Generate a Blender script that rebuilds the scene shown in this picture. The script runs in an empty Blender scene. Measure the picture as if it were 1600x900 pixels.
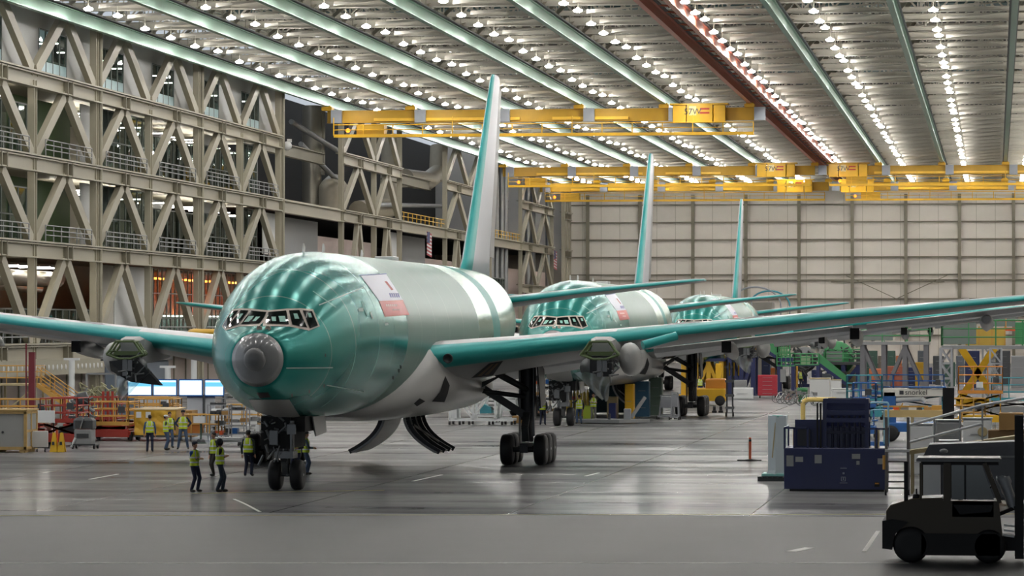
EXPOSURE = 0.2
import bpy, math, random
from mathutils import Vector, Matrix
from mathutils.bvhtree import BVHTree
random.seed(7)
SC = bpy.context.scene
COL = SC.collection
PI = math.pi
# ------------------------------------------------------------------ camera
F = 5700.0; H = 5.9
ALPHA = math.atan(755/F); PHI = math.atan(60/F)
RIGHT = Vector((math.cos(ALPHA), math.sin(ALPHA), 0))
FWD = Vector((-math.sin(ALPHA)*math.cos(PHI), math.cos(ALPHA)*math.cos(PHI), math.sin(PHI)))
UP = RIGHT.cross(FWD)
CAMLOC = Vector((0, 0, H))
cd = bpy.data.cameras.new('camera'); cam = bpy.data.objects.new('camera', cd); COL.objects.link(cam)
cam.location = CAMLOC
cam.rotation_euler = Matrix((RIGHT, UP, -FWD)).transposed().to_euler()
cd.sensor_width = 36; cd.lens = 36*F/1600; cd.clip_end = 2000; cd.clip_start = 1
SC.camera = cam
def ray(px, py): return FWD + RIGHT*((px-800)/F) + UP*((450-py)/F)
def at_x(px, py, X): d = ray(px, py); return CAMLOC + d*((X-CAMLOC.x)/d.x)
def at_y(px, py, Y): d = ray(px, py); return CAMLOC + d*(Y/d.y)
def at_z(px, py, Z=0.0): d = ray(px, py); return CAMLOC + d*((Z-H)/d.z)
def at_d(px, py, D): return CAMLOC + ray(px, py)*D
def scale_at(p): return F/((Vector(p)-CAMLOC).dot(FWD))
def ground(px, py):
    p = at_z(px, py, 0); return p, scale_at(p)

# ------------------------------------------------------------------ materials
def lin(c):
    if isinstance(c, str):
        c = tuple(int(c[i:i+2], 16)/255 for i in (0, 2, 4))
    return tuple(((v/12.92) if v <= .04045 else ((v+.055)/1.055)**2.4) for v in c) + (1,)
MATS = {}
def mat(name, c, rough=.5, metal=0, var=.12, scale=1.5, emit=0, coat=0, bump=0, spec=.5, rvar=.1):
    if name in MATS: return MATS[name]
    m = bpy.data.materials.new(name); m.use_nodes = True; nt = m.node_tree; N = nt.nodes; L = nt.links
    b = N['Principled BSDF']; col = lin(c)
    b.inputs['Roughness'].default_value = rough; b.inputs['Metallic'].default_value = metal
    b.inputs['Coat Weight'].default_value = coat; b.inputs['Coat Roughness'].default_value = .12
    b.inputs['Specular IOR Level'].default_value = spec
    if emit:
        b.inputs['Base Color'].default_value = (0, 0, 0, 1) if emit > 1 else col
        b.inputs['Emission Color'].default_value = col; b.inputs['Emission Strength'].default_value = emit
    else:
        tc = N.new('ShaderNodeTexCoord'); nz = N.new('ShaderNodeTexNoise'); nz.inputs['Scale'].default_value = scale; nz.inputs['Detail'].default_value = 5
        L.new(tc.outputs['Object'], nz.inputs['Vector'])
        mx = N.new('ShaderNodeMix'); mx.data_type = 'RGBA'
        mx.inputs[6].default_value = tuple(min(1, v*(1-var)) for v in col[:3])+(1,)
        mx.inputs[7].default_value = tuple(min(1, v*(1+var)) for v in col[:3])+(1,)
        L.new(nz.outputs['Fac'], mx.inputs[0]); L.new(mx.outputs[2], b.inputs['Base Color'])
        if rvar:
            mr = N.new('ShaderNodeMapRange'); mr.inputs['To Min'].default_value = max(.02, rough-rvar*.5); mr.inputs['To Max'].default_value = min(1, rough+rvar*.5)
            L.new(nz.outputs['Fac'], mr.inputs['Value']); L.new(mr.outputs[0], b.inputs['Roughness'])
        if bump:
            bp = N.new('ShaderNodeBump'); bp.inputs['Strength'].default_value = bump; bp.inputs['Distance'].default_value = .05
            L.new(nz.outputs['Fac'], bp.inputs['Height']); L.new(bp.outputs[0], b.inputs['Normal'])
    MATS[name] = m; return m
def glassy(name, c, a=.5, rough=.05):
    if name in MATS: return MATS[name]
    m = bpy.data.materials.new(name); m.use_nodes = True; nt = m.node_tree; N = nt.nodes; L = nt.links
    N.remove(N['Principled BSDF']); o = N['Material Output']
    t = N.new('ShaderNodeBsdfTransparent'); t.inputs[0].default_value = lin(c)
    g = N.new('ShaderNodeBsdfGlossy'); g.inputs['Roughness'].default_value = rough; g.inputs[0].default_value = (.9, .95, .95, 1)
    x = N.new('ShaderNodeMixShader'); x.inputs[0].default_value = a
    L.new(t.outputs[0], x.inputs[1]); L.new(g.outputs[0], x.inputs[2]); L.new(x.outputs[0], o.inputs[0])
    MATS[name] = m; return m

# ------------------------------------------------------------------ mesh builder
def frame_of(d):
    d = Vector(d).normalized()
    u = Vector((0, 0, 1)) if abs(d.z) < .99 else Vector((0, 1, 0))
    s = d.cross(u).normalized(); return s, s.cross(d).normalized()
class MB:
    def __init__(s): s.v = []; s.f = []; s.m = []; s.sm = []; s.k = 0
    def mat(s, k): s.k = k; return s
    def add(s, vs, fs, smooth=False):
        o = len(s.v); s.v += [tuple(v) for v in vs]
        for f in fs: s.f.append(tuple(o+i for i in f)); s.m.append(s.k); s.sm.append(smooth)
        return s
    def box(s, x0, x1, y0, y1, z0, z1):
        return s.add([(x, y, z) for z in (z0, z1) for y in (y0, y1) for x in (x0, x1)],
                     [(0, 2, 3, 1), (4, 5, 7, 6), (0, 1, 5, 4), (2, 6, 7, 3), (0, 4, 6, 2), (1, 3, 7, 5)])
    def cbox(s, c, sz): 
        return s.box(c[0]-sz[0]/2, c[0]+sz[0]/2, c[1]-sz[1]/2, c[1]+sz[1]/2, c[2]-sz[2]/2, c[2]+sz[2]/2)
    def rbox(s, x0, x1, y0, y1, z0, z1, r=.03):      # chamfered in plan and at the top
        pts = [(x0+r, y0), (x1-r, y0), (x1, y0+r), (x1, y1-r), (x1-r, y1), (x0+r, y1), (x0, y1-r), (x0, y0+r)]
        q = [(x0+r*1.6, y0+r), (x1-r*1.6, y0+r), (x1-r, y0+r*1.6), (x1-r, y1-r*1.6), (x1-r*1.6, y1-r), (x0+r*1.6, y1-r), (x0+r, y1-r*1.6), (x0+r, y0+r*1.6)]
        vs = [(a, b, z0) for a, b in pts]+[(a, b, z1-r) for a, b in pts]+[(a, b, z1) for a, b in q]
        fs = [tuple(range(7, -1, -1)), tuple(range(16, 24))]
        for l in (0, 8):
            for i in range(8): j = (i+1) % 8; fs.append((l+i, l+j, l+8+j, l+8+i))
        return s.add(vs, fs)
    def beam(s, p, q, w, h):
        p = Vector(p); q = Vector(q); a, b = frame_of(q-p); vs = []
        for c in (p, q):
            for i, j in ((-1, -1), (1, -1), (1, 1), (-1, 1)): vs.append(c+a*(i*w/2)+b*(j*h/2))
        return s.add(vs, [(0, 1, 2, 3), (7, 6, 5, 4), (0, 4, 5, 1), (1, 5, 6, 2), (2, 6, 7, 3), (3, 7, 4, 0)])
    def ibeam(s, p, q, w, h, t=.05):
        p = Vector(p); q = Vector(q); a, b = frame_of(q-p)
        s.beam(p+b*(h/2-t/2), q+b*(h/2-t/2), w, t); s.beam(p-b*(h/2-t/2), q-b*(h/2-t/2), w, t)
        return s.beam(p, q, t, h-2*t)
    def tube(s, p, q, r, n=8, r2=None, cap=True):
        p = Vector(p); q = Vector(q); r2 = r if r2 is None else r2; a, b = frame_of(q-p); vs = []
        for c, rr in ((p, r), (q, r2)):
            for i in range(n): t = 2*PI*i/n; vs.append(c+a*(rr*math.cos(t))+b*(rr*math.sin(t)))
        s.add(vs, [(i, (i+1) % n, n+(i+1) % n, n+i) for i in range(n)], True)
        if cap: s.add(vs, [tuple(range(n-1, -1, -1)), tuple(range(n, 2*n))])
        return s
    def path(s, pts, r, n=6):
        for i in range(len(pts)-1): s.tube(pts[i], pts[i+1], r, n)
        return s
    def loft(s, rings, closed=True, caps=True, smooth=True, mats=None):
        n = len(rings[0]); o = len(s.v)
        for r in rings: s.v += [tuple(p) for p in r]
        for k in range(len(rings)-1):
            for i in range(n if closed else n-1):
                j = (i+1) % n
                s.f.append((o+k*n+i, o+k*n+j, o+(k+1)*n+j, o+(k+1)*n+i)); s.m.append(mats(k, i) if mats else s.k); s.sm.append(smooth)
        if caps and closed:
            s.f.append(tuple(o+i for i in range(n-1, -1, -1))); s.m.append(s.k); s.sm.append(False)
            s.f.append(tuple(o+(len(rings)-1)*n+i for i in range(n))); s.m.append(s.k); s.sm.append(False)
        return s
    def lathe(s, c, axis, prof, n=20):      # prof: list of (distance along axis, radius)
        c = Vector(c); ax = Vector(axis).normalized(); a, b = frame_of(ax)
        return s.loft([[c+ax*t+a*(max(r, 1e-4)*math.cos(2*PI*i/n))+b*(max(r, 1e-4)*math.sin(2*PI*i/n)) for i in range(n)] for t, r in prof])
    def ball(s, c, r, n=10, sc=(1, 1, 1)):
        c = Vector(c); rings = []
        for k in range(n+1):
            t = PI*k/n; rr = max(math.sin(t), .01)
            rings.append([(c.x+sc[0]*r*rr*math.cos(2*PI*i/(n+2)), c.y+sc[1]*r*rr*math.sin(2*PI*i/(n+2)), c.z-sc[2]*r*math.cos(t)) for i in range(n+2)])
        return s.loft(rings)
    def prism(s, pts, d, smooth=False):     # polygon (3D points) pushed along vector d
        n = len(pts); d = Vector(d); vs = [Vector(p) for p in pts]+[Vector(p)+d for p in pts]
        s.add(vs, [tuple(range(n-1, -1, -1)), tuple(range(n, 2*n))])
        return s.add(vs, [(i, (i+1) % n, n+(i+1) % n, n+i) for i in range(n)], smooth)
    def build(s, name, mats, parent=None, loc=None):
        me = bpy.data.meshes.new(name); me.from_pydata(s.v, [], s.f)
        if not isinstance(mats, (list, tuple)): mats = [mats]
        for m in mats: me.materials.append(m)
        me.polygons.foreach_set('material_index', [min(k, len(mats)-1) for k in s.m]); me.polygons.foreach_set('use_smooth', s.sm)
        me.update()
        import bmesh
        bm = bmesh.new(); bm.from_mesh(me); bmesh.ops.recalc_face_normals(bm, faces=bm.faces); bm.to_mesh(me); bm.free()
        o = bpy.data.objects.new(name, me); COL.objects.link(o)
        if parent: o.parent = parent
        if loc is not None: o.location = loc
        return o
def build_each(mb, name, m, parent):      # every separate bar as a part of its own
    par = list(range(len(mb.v)))
    def fd(a):
        while par[a] != a: par[a] = par[par[a]]; a = par[a]
        return a
    for f in mb.f:
        for i in f[1:]: par[fd(i)] = fd(f[0])
    G = {}
    for f in mb.f: G.setdefault(fd(f[0]), []).append(f)
    for fs in G.values():
        ids = sorted({i for f in fs for i in f}); mp = {a: k for k, a in enumerate(ids)}
        q = MB(); q.add([mb.v[i] for i in ids], [tuple(mp[i] for i in f) for f in fs]); q.build(name, m, parent)
def tag(o, label=None, cat=None, group=None, kind=None):
    if label: o['label'] = label
    if cat: o['category'] = cat
    if group: o['group'] = group
    if kind: o['kind'] = kind
    return o
def thing(name, label, cat, loc=(0, 0, 0), rz=0, group=None):
    o = bpy.data.objects.new(name, None); COL.objects.link(o); o.location = loc; o.rotation_euler = (0, 0, rz); o.empty_display_size = .2
    return tag(o, label, cat, group)
def struct(name, mb, m): return tag(mb.build(name, m), kind='structure')
KIDS = {}
def kids(o): return [c for c in COL.objects if c.parent == o]
def dup(root, loc, rz=None, label=None, group=None, sc=None):
    r = root.copy(); COL.objects.link(r); r.location = loc
    if rz is not None: r.rotation_euler = (0, 0, rz)
    if sc: r.scale = sc
    if label: r['label'] = label
    if group: r['group'] = group
    def rec(a, b):
        for ch in KIDS.setdefault(a.name, kids(a)):
            c = ch.copy(); COL.objects.link(c); c.parent = b; rec(ch, c)
    rec(root, r); return r
def text(name, s, size, m, parent, loc, rot=(PI/2, 0, 0), depth=.004, align='CENTER'):
    cu = bpy.data.curves.new(name, 'FONT'); cu.body = s; cu.size = size; cu.extrude = depth; cu.align_x = align; cu.align_y = 'CENTER'
    t = bpy.data.objects.new(name+'_c', cu); COL.objects.link(t); bpy.context.view_layer.update()
    me = bpy.data.meshes.new_from_object(t.evaluated_get(bpy.context.evaluated_depsgraph_get()))
    bpy.data.objects.remove(t); me.materials.clear(); me.materials.append(m)
    o = bpy.data.objects.new(name, me); COL.objects.link(o); o.parent = parent; o.location = loc; o.rotation_euler = rot
    return o
def lerp(a, b, t): return a+(b-a)*t
def interp(tab, x):
    if x <= tab[0][0]: return tab[0][1]
    for (a, p), (b, q) in zip(tab, tab[1:]):
        if x <= b: return lerp(p, q, (x-a)/(b-a))
    return tab[-1][1]

# shared materials
M_beige = mat('painted_steel_beige', '9d9885', .55)
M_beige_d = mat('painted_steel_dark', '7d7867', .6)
M_white = mat('white_panel', 'd5d6d4', .6, var=.04)
M_grey = mat('grey_paint', '8a8c8c', .5)
M_dgrey = mat('dark_grey', '3c3e40', .5)
M_black = mat('black_rubber', '18181a', .7)
M_steel = mat('bare_steel', '9a9c9c', .35, .8)
M_galv = mat('galvanised', '6d9480', .33, .75, var=.25, scale=.6)
M_yellow = mat('crane_yellow', 'd9a818', .45)
M_oyel = mat('lift_yellow', 'c99a48', .45)
M_red = mat('oxide_red', 'c06a50', .35, .3, var=.25, scale=2)
M_lred = mat('lift_red', '9c3226', .45)
M_blue = mat('machine_blue', '12235c', .4)
M_mblue = mat('mid_blue', '2a5fa0', .45)
M_tealp = mat('teal_paint', '3c8f9c', .45)
M_green = mat('stand_green', '3f8a56', .5)
M_wood = mat('plywood', 'c2a165', .7, var=.25, scale=4)
M_card = mat('cardboard', 'a8834f', .8)
M_orange = mat('orange_paint', 'd2582c', .5)
M_duct = mat('duct_metal', '9b968a', .35, .5)
M_tan = mat('tan_paint', 'b0a078', .6)
# ------------------------------------------------------------------ the hall
XW = -68.0; ZC = 28.0; YB = 590.0; XR = 42.0
def ly(px): return at_x(px, 400, XW).y
def lz(px, py): return at_x(px, py, XW).z
YB = at_d(1100, 400, 586).y
# floor
def floor_mat():
    m = bpy.data.materials.new('polished_concrete'); m.use_nodes = True; nt = m.node_tree; N = nt.nodes; L = nt.links; b = N['Principled BSDF']
    tc = N.new('ShaderNodeTexCoord'); mp = N.new('ShaderNodeMapping'); mp.inputs['Scale'].default_value = (.06, .25, 1); L.new(tc.outputs['Object'], mp.inputs[0])
    n1 = N.new('ShaderNodeTexNoise'); n1.inputs['Scale'].default_value = 1.2; n1.inputs['Detail'].default_value = 3; L.new(mp.outputs[0], n1.inputs[0])
    n2 = N.new('ShaderNodeTexNoise'); n2.inputs['Scale'].default_value = 1.1; n2.inputs['Detail'].default_value = 6; L.new(tc.outputs['Object'], n2.inputs[0])
    r = N.new('ShaderNodeValToRGB'); e = r.color_ramp.elements
    e[0].position = .3; e[0].color = lin('7a7a7d'); e[1].position = .7; e[1].color = lin('a0a09e'); L.new(n1.outputs[0], r.inputs[0])
    mx = N.new('ShaderNodeMix'); mx.data_type = 'RGBA'; mx.blend_type = 'MULTIPLY'; mx.inputs[0].default_value = .35
    L.new(r.outputs[0], mx.inputs[6]); L.new(n2.outputs[0], mx.inputs[7])
    br = N.new('ShaderNodeTexBrick'); br.offset = 0; br.inputs['Scale'].default_value = 1; br.inputs['Brick Width'].default_value = 7.6; br.inputs['Row Height'].default_value = 7.6
    br.inputs['Mortar Size'].default_value = .03; br.inputs['Color1'].default_value = (1, 1, 1, 1); br.inputs['Color2'].default_value = (.97, .97, .97, 1); br.inputs['Mortar'].default_value = (.6, .6, .6, 1)
    L.new(tc.outputs['Object'], br.inputs[0])
    m2 = N.new('ShaderNodeMix'); m2.data_type = 'RGBA'; m2.blend_type = 'MULTIPLY'; m2.inputs[0].default_value = 1
    L.new(mx.outputs[2], m2.inputs[6]); L.new(br.outputs[0], m2.inputs[7]); L.new(m2.outputs[2], b.inputs['Base Color'])
    mr = N.new('ShaderNodeMapRange'); mr.inputs['From Min'].default_value = .3; mr.inputs['From Max'].default_value = .7
    mr.inputs['To Min'].default_value = .07; mr.inputs['To Max'].default_value = .24; b.inputs['Specular IOR Level'].default_value = .35; L.new(n1.outputs[0], mr.inputs[0])
    df = N.new('ShaderNodeBsdfDiffuse'); gl = N.new('ShaderNodeBsdfGlossy'); sx = N.new('ShaderNodeMixShader'); sx.inputs[0].default_value = .38
    L.new(m2.outputs[2], df.inputs[0]); gl.inputs[0].default_value = (.8, .8, .8, 1); L.new(mr.outputs[0], gl.inputs['Roughness'])
    L.new(df.outputs[0], sx.inputs[1]); L.new(gl.outputs[0], sx.inputs[2]); L.new(sx.outputs[0], N['Material Output'].inputs[0])
    return m
Y0 = ground(700, 803)[0].y
M_floor = floor_mat()
struct('floor', MB().box(-110, 60, Y0, YB+3, -.3, 0), M_floor)
M_apron = mat('dimmed_concrete', '504f4e', .55, var=.25, scale=.5)  # dimness of the unlit foreground bay put into a darker matte concrete
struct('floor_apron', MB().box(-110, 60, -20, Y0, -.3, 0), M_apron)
M_line = mat('floor_paint', 'c8c8c0', .5, var=.2); M_lineY = mat('floor_paint_yellow', 'b0a460', .5, var=.3)
def stripe(n, a, b, w, m=M_line):
    p = ground(*a)[0]; q = ground(*b)[0]
    struct('trim_%d' % n, MB().beam(p+Vector((0, 0, .004)), q+Vector((0, 0, .004)), w, .008), m)
stripe(1, (-40, 880), (1420, 880), .18); stripe(2, (-40, 806), (1640, 803), .12, M_lineY)
stripe(3, (140, 749), (184, 741), .12); stripe(4, (1350, 862), (1372, 830), .12); stripe(5, (915, 744), (935, 739), .12)
stripe(6, (300, 771), (600, 766), .1, M_lineY); stripe(7, (645, 752), (690, 742), .12); stripe(8, (1420, 858), (1480, 856), .1)
stripe(10, (860, 668), (960, 655), .12); stripe(11, (1235, 862), (1265, 856), .3)
mb = MB()
for i in range(13):
    pts = [ground(lerp(366, 372, t)+38*t*t*.9, 780+28*t-10*math.sin(t*2.2))[0] for t in (i/13, (i+1)/13)]
    mb.beam(pts[0]+Vector((0, 0, .004)), pts[1]+Vector((0, 0, .004)), .1, .008)
struct('trim_9', mb, M_line)

# roof deck
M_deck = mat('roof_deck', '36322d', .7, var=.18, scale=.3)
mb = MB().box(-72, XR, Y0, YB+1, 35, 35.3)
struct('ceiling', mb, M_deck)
M_clad = mat('wall_cladding', 'dad4ca', .6, var=.05, scale=.4)
# back wall with its columns and girts
mb = MB().box(-90, XR, YB, YB+.6, 0, 35)
struct('wall_back', mb, M_clad)
PITCH = 8.5
BX = [1.4-PITCH*k for k in range(-4, 9)]
wf = thing('wall_frame', 'grey beige columns and long horizontal girts standing against the pale far wall', 'steel frame', (0, YB-.6, 0))
for k in range(-4, 9):
    x = 2.9-PITCH*k
    MB().ibeam((x, 0, 0), (x, 0, 27), .5, .8, .1).build('column', M_beige_d, wf)
for z in [4.5, 7.5, 10.3, 13.3, 14.2, 17, 19.8, 22.6, 25.4]:
    MB().beam((-68, .35, z), (XR, .35, z), .3, .22 if z != 14.2 else .15).build('girt', M_beige_d, wf)
for s in (-1, 1):
    MB().beam((-15.6, 0, 10.3), (-15.6+s*8, 0, 14), .12, .12).build('brace', M_beige_d, wf)
MB().beam((-26, 0, 13), (-8, 0, 13), .1, .15).build('pipe', M_beige_d, wf)
mb = MB()
for x in range(-66, 40, 3): mb.box(x, x+.06, YB-.05, YB, 0, 27)
struct('trim_12', mb, M_beige)
struct('ceiling_apron_unseen', MB().box(-110, XR, -20, Y0, 35, 35.3), M_deck)  # unseen roof over the foreground, keeps world light off the apron
struct('wall_right_unseen', MB().box(XR, XR+.5, -20, YB, 0, 35), M_clad)  # unseen hall side, gives bounce light and reflections on the airplane

# runway beams, their hangers
def runway(x, label, m, y1=YB-2, y0=226, h=.95):
    t = thing('crane_runway', label, 'crane rail beam', (x, y0, ZC), group='galvanised runway beams under the roof' if m is M_galv else None)
    MB().ibeam((0, 0, h/2), (0, y1-y0, h/2), .42, h, .06).build('beam', m, t)
    MB().beam((0, 0, h+.12), (0, y1-y0, h+.12), .7, .1).build('top_plate', M_dgrey, t)
    return t
hang = MB(); hang.beam((0, 0, 1.05), (0, 0, 2.6), .08, .08); hang.beam((-.1, 0, 1.2), (.75, 1.9, 2.4), .5, .03); hang.cbox((0, 0, 1.2), (.5, .2, .14))
hanger = None
pos = ['at the far left along the steel wall', 'second from the left', 'third from the left', 'fourth from the left', 'fifth from the left, just left of the red beams',
       '', 'first to the right of the red beams', 'second to the right of the red beams', 'nearly upright at the right edge']
for i, k in enumerate(range(8, -1, -1)):
    x = 1.4-PITCH*k
    if k == 3: continue
    t = runway(x, 'greenish galvanised crane runway beam, '+pos[i], M_galv)
    for j in range(80):
        y = 6+j*4.36
        if hanger is None: hanger = hang.build('hanger', mat('hanger_steel', 'b9b4a4', .4, .4), t); hanger.location = (0, y, 0)
        else: c = hanger.copy(); COL.objects.link(c); c.parent = t; c.location = (0, y, 0)
for j, x in enumerate((1.4-PITCH*3, 1.4-PITCH*3+2.0)):
    t = runway(x, ['red oxide crane runway beam, left one of the close red pair', 'red oxide crane runway beam, right one of the close red pair'][j], M_red, h=.9)
    if j == 1:
        for i in range(60):
            y = 2+i*5.5; q = MB(); q.path([(-1.9, y, 1), (-.2, y+1.2, .9), (.05, y+2.2, 1.0)], .08, 5)
            q.beam((-1.2, y+2.5, 1.1), (-.1, y+4.6, .9), .34, .05); q.tube((-.6, y, .3), (-.6, y, 1.2), .07, 5); q.build('cable_bracket', [M_red], t)

# roof trusses, purlins
M_truss = mat('truss_paint', 'e0dccf', .45, var=.1)
mt = MB(); x0, x1 = -70, XR-.5
mt.ibeam((x0, 0, 0), (x1, 0, 0), .34, .36, .05); mt.beam((x0, 0, 4.6), (x1, 0, 4.6), .2, .2)
n = 26; w = (x1-x0)/n
for i in range(n):
    a = x0+i*w; mt.beam((a, 0, 0), (a, 0, 4.6), .1, .14)
    mt.beam((a, 0, 0 if i % 2 else 4.6), (a+w, 0, 4.6 if i % 2 else 0), .1, .13)
mt.beam((x0, 0, 1.6), (x1, 0, 1.6), .06, .08)
mt2 = MB(); mt2.ibeam((x0, 0, -.1), (x1, 0, -.1), .5, .62, .07); tr = None; TY = []
y = 122+8.72*12+2.6
while y < YB-3:
    TY.append(y)
    if tr is None:
        tr = mt.build('roof_truss', M_truss); tr.location = (0, y, 29.5)
        tag(tr, 'grey painted steel roof truss spanning the hall between the lamp rows', 'roof truss', 'roof trusses across the hall')
    else: c = tr.copy(); COL.objects.link(c); c.location = (0, y, 29.5)
    y += 8.72
mp = MB()
for i in range(13):
    a = 1.4-PITCH*(8-i) if i < 13 else 0
    mp.loft([[(x, 2.5+yy, z0-z/2), (x, 2.55+yy, z0-z/2), (x, 2.7+yy, z0+z/2), (x, 2.65+yy, z0+z/2)] for x, yy, z, z0 in ((a+3.3, 0, .3, -1.0), (a+5.5, .2, .2, -.8), (a+7.8, .4, .06, -.6))], smooth=False)  # added tapered plates, shaped as the lit slivers beside the lamps
mp.beam((x0, 0, .0), (x1, 0, 0), .08, .1)
for i in range(26): a = x0+i*w; mp.beam((a, 0, 0), (a+.8, 0, 2.6), .08, .08)
pr = None
hb = None
for i, y in enumerate(TY):
    if i % 2: continue
    if hb is None:
        hb = mt2.build('roof_girder', M_truss); hb.location = (0, y-1.2, 29.6); tag(hb, 'deep pale roof girder running crosswise beside every second truss', 'girder', 'deep roof girders')
    else: c = hb.copy(); COL.objects.link(c); c.location = (0, y-1.2, 29.6)
for i, y in enumerate(TY):
    for q in (4.36,):
        if pr is None:
            pr = mp.build('roof_purlin', mat('purlin_paint', 'e6e2d6', .5)); pr.location = (0, y+q, 29.7)
            tag(pr, 'slim pale roof purlin with added bright slivers, running crosswise between two trusses', 'purlin', 'slim purlins between the roof trusses')
        else: c = pr.copy(); COL.objects.link(c); c.location = (0, y+q, 29.7)
# lengthwise top bracing and ducts inside the roof
ml = MB()
for i in range(26):
    a = x0+i*w
    for j, zz in ((0, 31.2), (1.1, 32.3), (2.5, 33.2)): ml.beam((a+j, 226, zz), (a+j, YB-2, zz), .12, .14)
tag(ml.build('roof_bracing', M_truss), 'thin pale lengthwise bracing bars threaded through the roof trusses', 'roof bracing')
M_sky = mat('teal_skylight', '47686a', .5)
for i, y in enumerate((268, 318, 400)):
    struct('ceiling_strip', MB().box(-70, XR-1, y, y+7, 33.9, 34.1), M_sky)

# lamps
M_lens = mat('lamp_lens', 'fffcf8', emit=210.0)
M_shade = mat('lamp_shade', 'fff8ee', emit=16.0)
sh = MB().lathe((0, 0, 0), (0, 0, 1), [(0, .35), (.03, .36), (.08, .3), (.13, .14), (.2, .1), (.22, .02)], 14); sh.mat(1).tube((0, 0, .26), (0, 0, 1.6), .03, 4)
ls = MB().lathe((0, 0, 0), (0, 0, -1), [(0, .34), (.06, .3), (.11, .18), (.13, .01)], 14)
L0 = None; lamps = 0; rest = []
ys = []; y = 122.0
while y < YB-6: ys.append(y); y += 8.72
spots = []
for k in range(8, -5, -1):
    x = 1.4-PITCH*k+2.75
    for j, y in enumerate(ys):
        if x > 16 and j % 2: continue
        vis = y > 232 and x < 8
        spots.append((not vis, y, x, vis, k, j))
spots.sort()
nvis = 0
rowname = {8: 'above the left steel wall edge', 7: 'in the second row from the left', 6: 'in the third row from the left', 5: 'in the fourth row from the left', 4: 'in the row left of the red beams', 3: 'in the row just right of the red beams',
           2: 'in the second row right of the red beams', 1: 'in the third row right of the red beams', 0: 'in the row at the right edge'}
for _, y, x, vis, k, j in spots:
    if vis: nvis += 1
    if not vis or nvis > 296: rest.append((x, y)); continue
    lab = 'white glowing high bay lamp '+(rowname[k] if vis else 'above the nearest airplane')
    z = 28.45+(.25 if (k*7+j*3) % 4 == 0 else 0)
    if L0 is None:
        L0 = sh.build('high_bay_lamp', [M_shade, M_truss]); tag(L0, lab, 'lamp', 'high bay lamps '+rowname.get(k, 'overhead')); L0.location = (x, y, z)
        ls.build('lamp_lens', M_lens, L0); lensd = kids(L0)[0]
    else:
        c = L0.copy(); COL.objects.link(c); c.location = (x, y, z); c['label'] = lab; c['group'] = 'high bay lamps '+rowname.get(k, 'overhead') if vis else 'high bay lamps overhead'
        d = lensd.copy(); COL.objects.link(d); d.parent = c
q = MB()
for x, y in rest:
    q.mat(0); q.lathe((x, y, 28.5), (0, 0, 1), [(0, .36), (.3, .3), (.42, .15), (.62, .13)], 8); q.mat(1); q.lathe((x, y, 28.5), (0, 0, -1), [(0, .33), (.1, .22), (.13, .01)], 8)
tag(q.build('high_bay_lamp_rows', [M_shade, M_lens]), 'rows of glowing high bay lamps overhead near the camera and beside the far wall', 'lamps', kind='stuff')

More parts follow.
